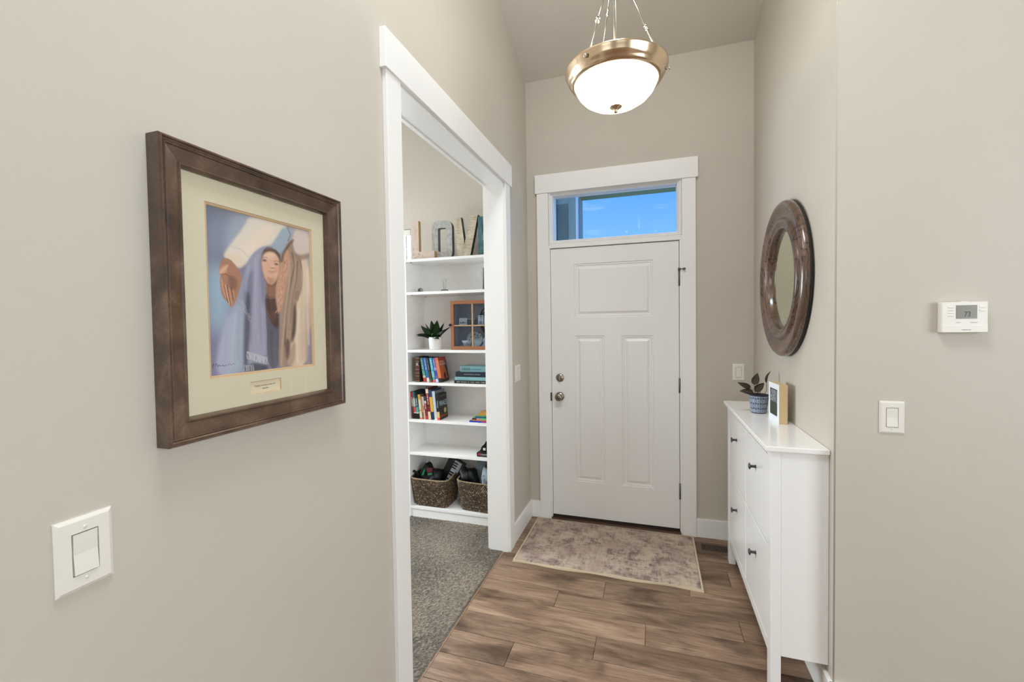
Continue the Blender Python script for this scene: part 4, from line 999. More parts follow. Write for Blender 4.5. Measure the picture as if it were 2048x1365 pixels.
# ---- big letters on top
def letter(name, label, loc, rotz, lean, pts, holes, depth, mfront, mside, sizes=None):
    t = thing(name, label, 'letter', loc, (lean, 0, rotz)); fn = lambda a, b, h: (a, h, b)
    t['group'] = 'large letters on top of the bookcase'
    bm = B(); outer = [bm.verts.new((x, 0, z)) for x, z in pts]; oe = [bm.edges.new((outer[i], outer[(i + 1) % len(outer)])) for i in range(len(outer))]
    he = []
    for h in holes:
        hv = [bm.verts.new((x, 0, z)) for x, z in h]; he += [bm.edges.new((hv[i], hv[(i + 1) % len(hv)])) for i in range(len(hv))]
    r = bmesh.ops.triangle_fill(bm, use_beauty=True, use_dissolve=False, edges=oe + he)
    fs = bm.faces[:]
    e = bmesh.ops.extrude_face_region(bm, geom=fs); vs_ = [v for v in e['geom'] if isinstance(v, bmesh.types.BMVert)]
    bmesh.ops.translate(bm, verts=vs_, vec=(0, depth, 0)); fixn(bm)
    for f in bm.faces: f.material_index = 0 if f.normal.y < -0.9 else 1
    obj('letter_body', bm, [mfront, mside], t, world=False); return t
def paper_mat(name, a, b_, c3, scale=14, lines=False):
    m, t, b = newmat(name); mp_ = mapping(t); n = noise(t, mp_.outputs[0], scale, 5, 0.6)
    r = ramp(t, [(0.35, a), (0.52, b_), (0.70, c3)]); t.links.new(n.outputs[0], r.inputs[0]); c = r.outputs[0]
    if lines:
        mq = mapping(t, (18, 1, 160)); n2 = noise(t, mq.outputs[0], 1.0, 2, 0.5); r2 = ramp(t, [(0.5, (255, 255, 255)), (0.6, (140, 132, 124))]); t.links.new(n2.outputs[0], r2.inputs[0]); c = mixc(t, 0.35, c, r2.outputs[0], 'MULTIPLY')
    t.links.new(c, b.inputs['Base Color']); b.inputs['Roughness'].default_value = 0.7; return m
ml = paper_mat('blush_floral_paper', (186, 166, 152), (202, 184, 172), (194, 178, 166), 20); mo = paper_mat('galvanised_grey_paper', (150, 152, 152), (178, 178, 174), (196, 192, 184), 40)
mv = paper_mat('old_print_paper', (178, 162, 138), (196, 186, 168), (208, 200, 186), 16, True); me_ = paper_mat('teal_patina_paper', (40, 78, 88), (64, 108, 116), (110, 140, 132), 18)
TZ = 2.0225
Lt = letter('letter_l', 'pink and gold letter L, leftmost of the big letters on the bookcase', (-1.789, 3.035, TZ), math.radians(2), 0, [(0, 0), (0.19, 0), (0.19, 0.062), (0.058, 0.062), (0.058, 0.302), (0, 0.302)], [], 0.038, ml, mat('gold_letter_side', (172, 138, 84), 0.5))
fl_ = mat('dark_floral_print', (120, 104, 98), 0.7); bm = B()
rs_ = random.Random(4)
for i in range(26):
    x, z = rs_.uniform(0.004, 0.115), rs_.uniform(0.004, 0.12)
    if x > 0.056 and z > 0.058: continue
    r_ = rs_.uniform(0.003, 0.008); a = rs_.uniform(0, 6.28)
    v = [bm.verts.new((x + r_ * math.cos(a + k * 1.57) * (1 if k % 2 else .35), -0.0005, z + r_ * math.sin(a + k * 1.57) * (1 if k % 2 else .35))) for k in range(4)]
    bm.faces.new(v)
obj('floral_print', bm, fl_, Lt, world=False)['kind'] = 'stuff'
def rrect(x0, x1, z0, z1, r, n=6):
    o = []
    for cx_, cz_, a0 in ((x1 - r, z0 + r, -90), (x1 - r, z1 - r, 0), (x0 + r, z1 - r, 90), (x0 + r, z0 + r, 180)):
        for k in range(n + 1): a = math.radians(a0 + 90 * k / n); o.append((cx_ + r * math.cos(a), cz_ + r * math.sin(a)))
    return o
letter('letter_o', 'grey mottled letter O, second of the big letters on the bookcase', (-1.640, 3.082, TZ), math.radians(3), 0, rrect(0, 0.170, 0, 0.300, 0.055), [rrect(0.052, 0.120, 0.058, 0.243, 0.012, 3)], 0.045, mo, mat('grey_letter_side', (98, 100, 106), 0.5))
letter('letter_v', 'cream printed letter V with dark sides, third of the big letters', (-1.448, 3.062, TZ), math.radians(3), 0, [(0.038, 0), (0.135, 0), (0.203, 0.316), (0.137, 0.314), (0.092, 0.100), (0.066, 0.306), (0.0, 0.304)], [], 0.045, mv, mat('olive_letter_side', (62, 58, 44), 0.5))
letter('letter_e', 'dark teal letter E half hidden behind the door jamb on the bookcase', (-1.247, 3.075, TZ), math.radians(2), 0, [(0, 0), (0.17, 0), (0.17, 0.060), (0.036, 0.060), (0.036, 0.122), (0.15, 0.122), (0.15, 0.182), (0.036, 0.182), (0.036, 0.240), (0.17, 0.240), (0.17, 0.300), (0, 0.300)], [], 0.045, me_, mat('dark_letter_side', (34, 40, 44), 0.5))

# ---- second shelf trinkets
cl = mat('clear_acrylic', (235, 238, 240), 0.08); cl.node_tree.nodes['Principled BSDF'].inputs['Transmission Weight'].default_value = 0.8
tk_ = thing('award', 'clear two pronged glass award on a dark oval base on the upper shelf', 'ornament', (-1.548, 3.10, 1.7685))
bm = lathe(B(), [(0.0, 0.0), (0.033, 0.0), (0.034, 0.008), (0.026, 0.020), (0.0, 0.022)], 28, lambda x, y, z: (x, y * .7, z)); obj('base', fixn(bm), mat('grey_stone_base', (104, 104, 106), 0.4), tk_, world=False)
for s_ in (-1, 1): obj('prong', fixn(poly_extrude(B(), [(s_ * 0.004, 0.021), (s_ * 0.010, 0.021), (s_ * 0.017, 0.105), (s_ * 0.010, 0.108)], -0.004, 0.004, lambda a, b, h: (a, h, b))), cl, tk_, world=False)
gk = mat('grey_glaze', (150, 150, 150), 0.35); gl_ = mat('pale_glaze', (214, 212, 208), 0.35)
nv_ = thing('figurine', 'small grey and white snail like ornament at left end of the upper shelf', 'ornament', (-1.766, 3.09, 1.7685))
bm = B(); bmesh.ops.create_uvsphere(bm, u_segments=20, v_segments=12, radius=0.021); bmesh.ops.scale(bm, verts=bm.verts, vec=(1.1, .8, .95)); bmesh.ops.translate(bm, verts=bm.verts, vec=(0.012, 0, 0.020)); obj('shell', bm, gk, nv_, world=False, smooth=True)
bm = B(); tube(bm, [(-0.034, 0, 0.008), (-0.02, 0, 0.011), (0.01, 0, 0.006), (0.045, 0, 0.004), (0.066, 0, 0.003)], [0.006, 0.008, 0.006, 0.005, 0.002], 10); obj('body', bm, gl_, nv_, world=False)
bm = B(); bmesh.ops.create_uvsphere(bm, u_segments=16, v_segments=10, radius=0.015); bmesh.ops.translate(bm, verts=bm.verts, vec=(-0.020, 0, 0.022)); obj('head', bm, gl_, nv_, world=False, smooth=True)
bm = B(); lathe(bm, [(0.0, 0), (0.009, 0), (0.010, 0.002), (0.004, 0.003), (0.004, 0.0031), (0.0, 0.0032)], 16, lambda x, y, z: (0.012 + x, -0.017 - z, 0.021 + y)); obj('spiral', fixn(bm), mat('dark_glaze', (84, 84, 84), 0.4), nv_, world=False)
pf_ = thing('framed_photo', 'dark grey picture frame edge standing at right of the upper shelf', 'picture frame', (-1.222, 3.09, 1.7685), (math.radians(-6), 0, math.radians(8)))
obj('frame', fixn(sweep(B(), 0, 0.14, 0, 0.175, [(0, 0.012), (0, 0), (0.015, 0), (0.017, 0.006)], lambda a, b, h: (a, h, b))), mat('charcoal_frame', (88, 86, 84), 0.5), pf_, world=False)
obj('photo', box(0.015, 0.125, 0.006, 0.009, 0.015, 0.16), mat('grey_photo', (150, 150, 150), 0.5), pf_, world=False)

# ---- plant on the third shelf
sp = thing('potted_plant', 'green leafy artificial plant in plain white pot on the bookcase', 'plant', (-1.630, 3.09, 1.320))
bm = lathe(B(), [(0.0, 0.0), (0.046, 0.0), (0.049, 0.003), (0.0545, 0.092), (0.0545, 0.096), (0.051, 0.096), (0.050, 0.080), (0.0, 0.080)], 48); obj('pot', fixn(bm), M['potwhite'], sp, world=False)
GL = mat('glossy_green_leaf', (26, 66, 22), 0.35); GL2 = mat('dark_green_leaf', (12, 30, 14), 0.4); GY = mat('yellow_green_leaf_edge', (140, 160, 70), 0.4)
px_, py_, pz_ = -1.630, 3.09, 1.40
for (tx, tz_, ty_, wd, m_, cu) in ((-1.782, 1.437, 3.06, 0.034, GL2, .16), (-1.752, 1.507, 3.08, 0.056, GL, .0), (-1.742, 1.528, 3.13, 0.018, GL2, .02), (-1.664, 1.548, 3.09, 0.060, GL, .02), (-1.606, 1.548, 3.08, 0.072, GL, .02), (-1.560, 1.528, 3.11, 0.030, GL2, .02), (-1.498, 1.497, 3.10, 0.024, GL2, .10), (-1.520, 1.478, 3.05, 0.034, GL2, .10), (-1.566, 1.400, 3.03, 0.052, GL, .25), (-1.655, 1.452, 2.99, 0.036, GL, .2), (-1.765, 1.425, 3.03, 0.024, GL2, .2), (-1.61, 1.47, 3.17, 0.05, GL2, .1)):
    b0 = (px_ + (tx - px_) * 0.10, py_ + (ty_ - py_) * .1, pz_)
    leaf(sp, b0, (tx, ty_, tz_), wd, (0.35, -0.9, 0.55), [m_, GY], cu, mi2=None)
leaf(sp, (-1.64, 3.05, 1.42), (-1.60, 3.0, 1.448), 0.014, (0, -1, .3), GY, .1)

# ---- glass fronted wall cabinet with its keepsakes
kc = thing('display_cabinet', 'orange brown wooden display cabinet with four pane glass door on bookcase', 'cabinet', (-1.28, 3.09, 1.3205))
wm = mat('orange_brown_wood', (152, 100, 68), 0.4, bump=(50, 0.2)); wi = mat('dark_grey_cabinet_inside', (150, 160, 176), 0.7); wl = mat('tan_glazing_bar', (176, 144, 112), 0.5)
ax0, ax1, az0, az1 = -1.458, -1.098, 1.3205, 1.692
bm = B(); bx(bm, ax0 + 0.004, ax0 + 0.014, 3.03, 3.14, az0, az1 - 0.002); bx(bm, ax1 - 0.014, ax1 - 0.004, 3.03, 3.14, az0, az1 - 0.002); bx(bm, ax0 + 0.014, ax1 - 0.014, 3.03, 3.14, az0, az0 + 0.010); bx(bm, ax0 + 0.014, ax1 - 0.014, 3.03, 3.14, az1 - 0.012, az1 - 0.002)
obj('carcass', bm, wm, kc)
obj('back_board', box(ax0 + 0.014, ax1 - 0.014, 3.134, 3.138, az0 + 0.01, az1 - 0.012), wi, kc)
obj('inner_shelf', box(ax0 + 0.014, ax1 - 0.014, 3.036, 3.134, 1.499, 1.505), wl, kc)
obj('inner_side', box(ax0 + 0.0142, ax0 + 0.0152, 3.03, 3.134, az0 + 0.01, az1 - 0.012), wi, kc)
dg = obj('glass_door', fixn(sweep(B(), ax0, ax1, az0, az1, [(0, 0.020), (0, 0.002), (0.002, 0), (0.025, 0), (0.027, 0.003), (0.027, 0.020)], lambda a, b, h: (a, 3.009 + h, b))), wm, kc)
bm = B(); bx(bm, -1.2845, -1.2735, 3.011, 3.018, az0 + 0.026, az1 - 0.026); bx(bm, ax0 + 0.026, -1.2846, 3.011, 3.0178, 1.4985, 1.5085); bx(bm, -1.2734, ax1 - 0.026, 3.011, 3.0178, 1.4985, 1.5085); obj('glazing_bars', bm, wl, dg)
for a0, a1 in ((ax0 + 0.027, -1.2845), (-1.2735, ax1 - 0.027)):
    for b0, b1 in ((az0 + 0.027, 1.4985), (1.5085, az1 - 0.027)): obj('pane', box(a0, a1, 3.0185, 3.0200, b0, b1), M['cabglass'], dg)
bm = lathe(B(), [(0.0, 0.0), (0.005, 0.0), (0.005, 0.008), (0.010, 0.011), (0.011, 0.016), (0.006, 0.020), (0.0, 0.021)], 20, lambda x, y, z: (ax0 + 0.004 + x, 3.009 - z, 1.5085 + y)); obj('door_knob', fixn(bm), M['black'], dg)
chn = mat('pale_china', (205, 216, 224), 0.2); chb = mat('blue_flower_print', (84, 110, 128), 0.4); chp = mat('plum_flower_print', (130, 90, 112), 0.4)
sa = thing('saucer', 'floral china saucer standing on edge in the display cabinet', 'plate', (-1.305, 3.10, 1.3305), (math.radians(-12), 0, 0))
bm = lathe(B(), [(0.0, 0.004), (0.045, 0.003), (0.066, -0.005), (0.066, -0.003), (0.045, 0.006), (0.0, 0.007)], 40, lambda x, y, z: (x, z, 0.066 + y)); obj('dish', fixn(bm), chn, sa, world=False, smooth=True)
bm = B()
for x, z in ((0.0, 0.105), (0.022, 0.098), (0.035, 0.118), (-0.03, 0.085)):
    bmesh.ops.create_circle(bm, cap_ends=True, radius=0.007, segments=6, matrix=Matrix.Translation((x, -0.0045, z)) @ Matrix.Rotation(PI / 2, 4, 'X'))
obj('flower_print', bm, chp, sa, world=False)['kind'] = 'stuff'
bm = B()
for x, z in ((-0.012, 0.086), (0.012, 0.078), (0.03, 0.082), (-0.04, 0.06), (0.05, 0.095)):
    bmesh.ops.create_circle(bm, cap_ends=True, radius=0.006, segments=5, matrix=Matrix.Translation((x, -0.0045, z)) @ Matrix.Rotation(PI / 2, 4, 'X'))
obj('leaf_print', bm, chb, sa, world=False)['kind'] = 'stuff'
cu_ = thing('teacup', 'floral china teacup in front of the saucer in display cabinet', 'cup', (-1.350, 3.070, 1.3305))
bm = lathe(B(), [(0.0, 0.0), (0.017, 0.0), (0.018, 0.004), (0.030, 0.018), (0.040, 0.048), (0.042, 0.058), (0.0405, 0.058), (0.038, 0.048), (0.028, 0.020), (0.0, 0.008)], 36); obj('bowl', fixn(bm), chn, cu_, world=False, smooth=True)
bm = B(); tube(bm, [(0.038, 0, 0.048), (0.052, -0.004, 0.050), (0.058, -0.006, 0.038), (0.050, -0.004, 0.024), (0.032, 0, 0.020)], 0.0028, 8); obj('handle', bm, chn, cu_, world=False)
bm = B()
for a, z, k in ((-150, .034, 0), (-120, .040, 1), (-95, .030, 0), (-70, .038, 1), (-50, .03, 0), (-170, .045, 1)):
    ra = math.radians(a); rr_ = 0.0385 if z < .036 else 0.0402
    p = Vector((rr_ * math.cos(ra), rr_ * math.sin(ra), z)); q = Matrix.Translation(p) @ Vector((math.cos(ra), math.sin(ra), 0)).to_track_quat('Z', 'Y').to_matrix().to_4x4()
    n0 = len(bm.faces); bmesh.ops.create_circle(bm, cap_ends=True, radius=0.006, segments=6, matrix=q); bm.faces.ensure_lookup_table(); bm.faces[-1].material_index = k
obj('flower_print', bm, [chp, chb], cu_, world=False)['kind'] = 'stuff'
ph1 = mat('pale_photo', (196, 204, 212), 0.5); ph2 = mat('dark_photo_ink', (60, 66, 78), 0.5); ph3 = mat('mid_photo_ink', (120, 130, 142), 0.5)
def card(label, x, y, z, wd, ht, kind, cat='photo'):
    t = thing('photo_card', label, cat, (x, y, z), (math.radians(-8), 0, 0))
    obj('card', box(0, wd, 0, 0.0015, 0.0, ht), ph1, t, world=False)
    bm = B()
    if kind == 0:
        poly_extrude(bm, [(0.004, ht * .28), (wd - .004, ht * .28), (wd - .006, ht * .40), (wd * .7, ht * .36), (wd * .55, ht * .55), (wd * .4, ht * .36), (wd * .2, ht * .42)], -0.0012, -0.0004, lambda a, b, h: (a, h, b))
        obj('picture', fixn(bm), ph2, t, world=False)
    else:
        poly_extrude(bm, [(wd * .5 + wd * .28 * math.cos(k * PI / 8), ht * .68 + ht * .22 * math.sin(k * PI / 8)) for k in range(16)], -0.0012, -0.0006, lambda a, b, h: (a, h, b), mi=0)
        poly_extrude(bm, [(wd * .12, ht * .82), (wd * .3, ht * .93), (wd * .72, ht * .93), (wd * .86, ht * .8), (wd * .72, ht * .84), (wd * .3, ht * .84)], -0.0018, -0.0012, lambda a, b, h: (a, h, b), mi=1)
        poly_extrude(bm, [(wd * .1, ht * .04), (wd * .9, ht * .04), (wd * .75, ht * .42), (wd * .25, ht * .42)], -0.0012, -0.0006, lambda a, b, h: (a, h, b), mi=2)
        for ex in (.40, .60): poly_extrude(bm, [(wd * ex - .002, ht * .70), (wd * ex + .002, ht * .70), (wd * ex + .002, ht * .73), (wd * ex - .002, ht * .73)], -0.0022, -0.0012, lambda a, b, h: (a, h, b), mi=1)
        obj('portrait', fixn(bm), [mat('photo_face', (176, 186, 196), 0.5), ph2, ph3], t, world=False)
    return t
card('landscape photo card on upper shelf of the display cabinet, left pane', -1.412, 3.060, 1.5055, 0.066, 0.056, 0)
card('portrait photo card on upper shelf of the display cabinet, right pane', -1.252, 3.055, 1.5055, 0.042, 0.074, 1)
card('second portrait photo card on cabinet upper shelf, next to the jamb', -1.204, 3.055, 1.5055, 0.042, 0.066, 1)
bu = thing('bust_figurine', 'small pale blue bust figurine in lower right pane of display cabinet', 'ornament', (-1.205, 3.070, 1.3305))
bm = lathe(B(), [(0.0, 0.0), (0.030, 0.0), (0.030, 0.010), (0.024, 0.022), (0.010, 0.032), (0.008, 0.040), (0.014, 0.048), (0.017, 0.060), (0.013, 0.072), (0.005, 0.080), (0.0, 0.083)], 24, lambda x, y, z: (x, y * .7, z)); obj('bust', fixn(bm), mat('pale_blue_porcelain', (150, 170, 190), 0.3), bu, world=False, smooth=True)
ov = thing('oval_plate', 'dark oval framed plate behind the right panes of display cabinet', 'plate', (-1.180, 3.118, 1.43), (math.radians(-4), 0, 0))
bm = lathe(B(), [(0.0, 0.004), (0.072, 0.004), (0.082, 0.0), (0.086, 0.004), (0.084, 0.008), (0.0, 0.008)], 48, lambda x, y, z: (x * 1.08, z, 0.115 + y * 1.38)); obj('dark_rim', fixn(bm), mat('dark_walnut_rim', (36, 26, 24), 0.35), ov, world=False, smooth=True)
bm = lathe(B(), [(0.0, 0.0036), (0.066, 0.0036)], 40, lambda x, y, z: (x * 1.08, z, 0.115 + y * 1.38), smooth=False); obj('oval_picture', fixn(bm), mat('blue_grey_picture', (96, 110, 124), 0.4), ov, world=False)
gb = thing('keepsake_box', 'teal grey keepsake box behind photo card in the display cabinet', 'box', (-1.335, 3.11, 1.5055)); obj('body', box(-0.035, 0.040, -0.018, 0.018, 0, 0.040, bev=0.002), mat('teal_grey_box', (92, 112, 122), 0.5), gb, world=False); obj('lid', box(-0.037, 0.042, -0.020, 0.020, 0.0403, 0.052, bev=0.002), mat('pale_teal_lid', (150, 172, 180), 0.5), gb, world=False)

# ---- books
def book(label, loc, w_, d_, h_, base, bands=(), tilt=0, group=None, side=None, lie=False, name='book', titles=(), rotz=0, pages=None, edge=None):
    rot = (0, math.radians(90), math.radians(rotz)) if lie else (0, math.radians(tilt), math.radians(rotz))
    t = thing(name, label, 'book', loc, rot, group)
    mats = [cmat(base)]; bm = B(); zs = [0.0]
    segs = sorted([(a, b_, c) for a, b_, c in bands]); z = 0.0; lst = []
    for a, b_, c in segs:
        if a > z + 1e-6: lst.append((z, a, None))
        lst.append((max(a, z), b_, c)); z = b_
    if z < 1 - 1e-6: lst.append((z, 1.0, None))
    for a, b_, c in lst:
        mi = 0
        if c is not None: mats.append(cmat(c)); mi = len(mats) - 1
        bx(bm, 0, w_, 0, 0.0022, a * h_, b_ * h_, mi=mi)
    sm_ = 0
    if side: mats.append(cmat(side)); sm_ = len(mats) - 1
    bx(bm, 0, 0.0014, 0.0022, d_, 0, h_, mi=0); bx(bm, w_ - 0.0014, w_, 0.0022, d_, 0, h_, mi=sm_)
    obj('cover', bm, mats, t, world=False)
    obj('page_block', box(0.0014, w_ - 0.0014, 0.0022, d_ - 0.002, 0.0015, h_ - 0.0015), pages or M['pages'], t, world=False)
    for s, col, z0, z1, f0, f1 in titles:      # lettering along the spine; None stands for print too small to read
        if s is None:
            bm = B(); z = z1; rn = random.Random(label)
            while z > z0 + 0.01:
                q = rn.uniform(.012, .03); bx(bm, w_ * f0, w_ * f1, -0.0003, 0.0, (z - q) * h_, z * h_); z -= q + rn.choice((.008, .008, .03))
            obj('spine_print', bm, cmat(col), t, world=False)['kind'] = 'stuff'
        elif lie: text('title', s, cmat(col), t, (w_ * (1 - f0), -0.0003, z0 * h_), (0, 0, 1), (-1, 0, 0), (z1 - z0) * h_, (f1 - f0) * w_, 0.0002)
        else: text('title', s, cmat(col), t, (w_ * f0, -0.0003, z1 * h_), (0, 0, -1), (1, 0, 0), (z1 - z0) * h_, (f1 - f0) * w_, 0.0002)
    return t
g3 = 'books leaning on the bookcase shelf below the plant'; g3s = 'books lying in a stack on the bookcase'
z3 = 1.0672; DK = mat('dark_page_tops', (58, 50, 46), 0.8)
gd = (214, 178, 120)
bs = book('thick brown leather bound book with gold bands, first on its shelf', (-1.769, 3.008, z3), 0.037, 0.150, 0.196, (70, 40, 28),
          [(0.0, 0.03, (40, 24, 18)), (0.03, 0.04, gd), (0.235, 0.243, gd), (0.355, 0.363, gd), (0.50, 0.508, gd), (0.648, 0.656, gd), (0.66, 0.80, (40, 24, 18)), (0.80, 0.807, gd), (0.955, 0.965, gd)], 0, g3, side=(60, 34, 26), pages=DK)
bm = B(); bx(bm, 0.010, 0.026, -0.0004, 0, 0.147, 0.149); bx(bm, 0.008, 0.028, -0.0004, 0, 0.140, 0.1435); bx(bm, 0.009, 0.027, -0.0004, 0, 0.133, 0.137); obj('spine_print', bm, cmat((210, 205, 196)), bs, world=False)['kind'] = 'stuff'
B3 = [(-1.700, .022, (76, 140, 150), [(0.0, .17, (190, 50, 60)), (.17, .26, (200, 190, 180)), (.26, .45, (80, 160, 130))], 'green and teal paperback with red foot, second on its shelf', (20, 50, 60), (190, 214, 214)),
      (-1.672, .022, (58, 110, 180), [(0.0, .17, (214, 204, 190)), (.17, .40, (40, 110, 160))], 'bright blue paperback with pale foot, beside the green paperback', (16, 30, 70), (190, 205, 230)),
      (-1.648, .020, (24, 24, 26), [(0.0, .12, (90, 88, 50)), (.14, .42, (70, 60, 44))], 'black paperback between the blue and the cyan paperbacks', (16, 16, 18), (160, 150, 130)),
      (-1.620, .022, (58, 166, 190), [(0.0, .09, (220, 80, 80)), (.09, .20, (70, 150, 160)), (.20, .44, (130, 190, 190))], 'cyan paperback with small red foot on the middle shelf', (20, 36, 80), (200, 230, 235)),
      (-1.594, .022, (76, 80, 150), [(0.0, .13, (190, 205, 235)), (.13, .26, (110, 90, 150)), (.26, .48, (64, 70, 160)), (.48, .6, (150, 130, 190))], 'violet paperback with pale foot, leaning next to orange book', (18, 20, 40), (200, 190, 220))]
for x, w_, c, bd, lb, sd, tc_ in B3:
    book(lb, (x, 3.018, z3 + 0.0003), w_, 0.125, 0.190, c, bd, -9.5, g3, side=sd, titles=[(None, tc_, .5, .93, .36, .64)], pages=DK)
ob = book('orange novel with dark skyline cover, end of the leaning row', (-1.569, 3.018, z3 + 0.0003), 0.026, 0.128, 0.192, (206, 120, 84), [(0, .16, (34, 26, 28)), (.16, .45, (204, 120, 66)), (.9, 1, (196, 96, 70))], -10, g3, side=(172, 84, 46), pages=DK)
bm = B(); cf_ = lambda a, b, h: (0.026 + 0.0004 + h * 0, a, b)
def quadx(bm, pts, x, mi): f = bm.faces.new([bm.verts.new((x, a, b)) for a, b in pts]); f.material_index = mi
quadx(bm, [(0.002, 0), (0.128, 0), (0.128, 0.018), (0.09, 0.022), (0.05, 0.018), (0.002, 0.028)], 0.0263, 0)
quadx(bm, [(0.128, 0.018), (0.128, 0.160), (0.110, 0.150), (0.088, 0.132), (0.098, 0.118), (0.094, 0.098), (0.104, 0.085), (0.106, 0.05), (0.116, 0.018)], 0.0263, 0)
quadx(bm, [(0.055, 0.016), (0.082, 0.018), (0.086, 0.05), (0.080, 0.068), (0.062, 0.068), (0.050, 0.05)], 0.0263, 0)
quadx(bm, [(0.002, 0.165), (0.128, 0.160), (0.128, 0.192), (0.002, 0.192)], 0.0263, 1)
obj('cover_picture', fixn(bm), [cmat((34, 24, 24)), cmat((140, 52, 34))], ob, world=False)
text('cover_title', 'SECOND', cmat((214, 190, 180)), ob, (0.0266, 0.014, 0.150), (0, 1, 0), (0, 0, 1), 0.070, 0.014, 0.0002)
text('cover_title', 'WHISPEAR', cmat((206, 200, 206)), ob, (0.0266, 0.014, 0.128), (0, 1, 0), (0, 0, 1), 0.104, 0.016, 0.0002)
# stack of four lying books
y4 = 3.010
def lying(label, x0, x1, z0, z1, y0, d_, base, bands, titles, group, rz=0, side=None):
    return book(label, (x0, y0, z1), z1 - z0, d_, x1 - x0, base, bands, 0, group, side=side, lie=True, titles=titles, rotz=rz)
lying('black book with white lettering at the bottom of the teal stack', -1.431, -1.176, z3, 1.0905, 3.000, 0.17, (26, 28, 28), [], [('OFF  ROAD  N  WW  WW  TIDE', (190, 188, 176), .08, .98, .28, .68)], g3s)
lying('pale teal hardcover second from bottom of the stack', -1.427, -1.176, 1.0910, 1.1165, 3.002, 0.168, (120, 168, 172), [(0, 1, (128, 176, 180))], [(None, (92, 140, 146), .06, .45, .55, .8)], g3s, side=(84, 128, 134))
lying('navy hardcover with white lettering third in the teal stack', -1.421, -1.172, 1.1170, 1.1545, 3.004, 0.165, (22, 32, 46), [], [('Understanding Your Dreams', (176, 190, 204), .28, .80, .38, .64)], g3s)
tb = book('teal hardcover lettered DRESS on top of the stack', (-1.386, 3.012, 1.1955), 0.0405, 0.155, 0.21, (110, 156, 162), [], 0, g3s, side=(70, 104, 112), lie=True)
text('title', 'DRESS', cmat((28, 40, 46)), tb, (0.029, -0.0005, 0.014), (0, 0, 1), (-1, 0, 0), 0.070, 0.018, 0.0002)
text('title', 'YOUR BEST', cmat((20, 92, 128)), tb, (0.028, -0.0005, 0.094), (0, 0, 1), (-1, 0, 0), 0.080, 0.011, 0.0002)

g4 = 'upright books on the shelf below the leaning row'; z4 = 0.7752
B4 = [(-1.805, .015, .212, (120, 40, 66), [(.72, .97, (200, 28, 50)), (.45, .72, (150, 140, 140)), (0, .2, (30, 18, 26))], 'red topped slim book, first on the second book shelf', -4),
      (-1.788, .020, .212, (50, 120, 122), [(0, .20, (14, 14, 16)), (.20, .24, (220, 220, 215)), (.24, .42, (200, 100, 80)), (.45, .75, (200, 210, 208))], 'teal topped book with black foot, second on the second book shelf', -4.5),
      (-1.766, .021, .205, (30, 84, 100), [(0, .20, (14, 14, 16)), (.20, .25, (210, 200, 190)), (.25, .45, (70, 170, 176)), (.8, 1, (16, 24, 30))], 'dark teal book with cyan band, third on the second book shelf', -5),
      (-1.738, .020, .192, (214, 206, 176), [(.78, 1, (204, 164, 66)), (.32, .38, (220, 140, 80)), (0, .06, (220, 130, 80))], 'cream book with mustard top on the second book shelf', -5.5),
      (-1.714, .011, .178, (176, 140, 120), [(0, .3, (150, 90, 80))], 'thin tan booklet beside the cream and mustard book', -5.5),
      (-1.701, .011, .176, (206, 186, 168), [(.4, .6, (190, 120, 90))], 'thin pale booklet between tan booklet and maroon book', -5.5),
      (-1.688, .019, .180, (124, 26, 44), [(.80, .97, (50, 60, 90)), (.70, .80, (170, 190, 200)), (0, .15, (180, 50, 50))], 'maroon book with blue and white top, left of the tall red book', -5.5),
      (-1.664, .022, .242, (130, 26, 40), [(.84, .98, (224, 208, 180)), (0, .25, (224, 200, 166)), (.42, .46, (60, 20, 30))], 'tall dark red book with cream label at top and foot', -5.5),
      (-1.638, .025, .232, (24, 52, 100), [(0, .26, (18, 44, 74)), (.26, .30, (220, 160, 40)), (.30, .76, (212, 170, 60))], 'tall navy book with broad yellow band on spine', -5.5),
      (-1.610, .023, .222, (196, 204, 214), [(0, .03, (230, 232, 236))], 'silver white book beside the black novel', -5.5)]
for x, w_, h_, c, bd, lb, tl in B4:
    book(lb, (x, 3.016, z4 + 0.0003), w_, 0.165 if h_ > .2 else 0.14, h_, c, bd, tl, g4, side=tuple(int(k * .6) for k in c), pages=DK, titles=[(None, (226, 224, 216), .45 if h_ < .2 else .5, .8, .36, .66)] if w_ > .014 and 'silver' not in lb and 'yellow' not in lb else [])
nb = book('black novel with big pale title and gold seal, facing the doorway', (-1.584, 3.010, z4 + 0.0003), 0.021, 0.140, 0.200, (22, 20, 22), [(0, .10, (226, 90, 50)), (.10, .32, (214, 186, 120))], -3.5, g4, side=(24, 20, 20), pages=DK)
text('cover_title', 'WHALES', cmat((176, 206, 220)), nb, (0.0214, 0.010, 0.104), (0, 1, 0), (0, 0, 1), 0.126, 0.040, 0.0002)
text('author', 'EDWIN EDEKAM', cmat((214, 84, 44)), nb, (0.0214, 0.008, 0.016), (0, 1, 0), (0, 0, 1), 0.116, 0.017, 0.0002)
text('tagline', 'a haunting novel of the sea', cmat((150, 140, 130)), nb, (0.0214, 0.030, 0.176), (0, 1, 0), (0, 0, 1), 0.090, 0.006, 0.0002)
bm = B(); bmesh.ops.create_circle(bm, cap_ends=True, radius=0.0215, segments=28, matrix=Matrix.Translation((0.0215, 0.100, 0.062)) @ Matrix.Rotation(PI / 2, 4, 'Y')); obj('gold_seal', fixn(bm), cmat((172, 156, 92)), nb, world=False)
text('spine_title', 'WHALES', cmat((176, 196, 206)), nb, (0.006, -0.0004, 0.150), (0, 0, -1), (1, 0, 0), 0.055, 0.010, 0.0002)
g4s = "thin children's books stacked at the shelf's right end"
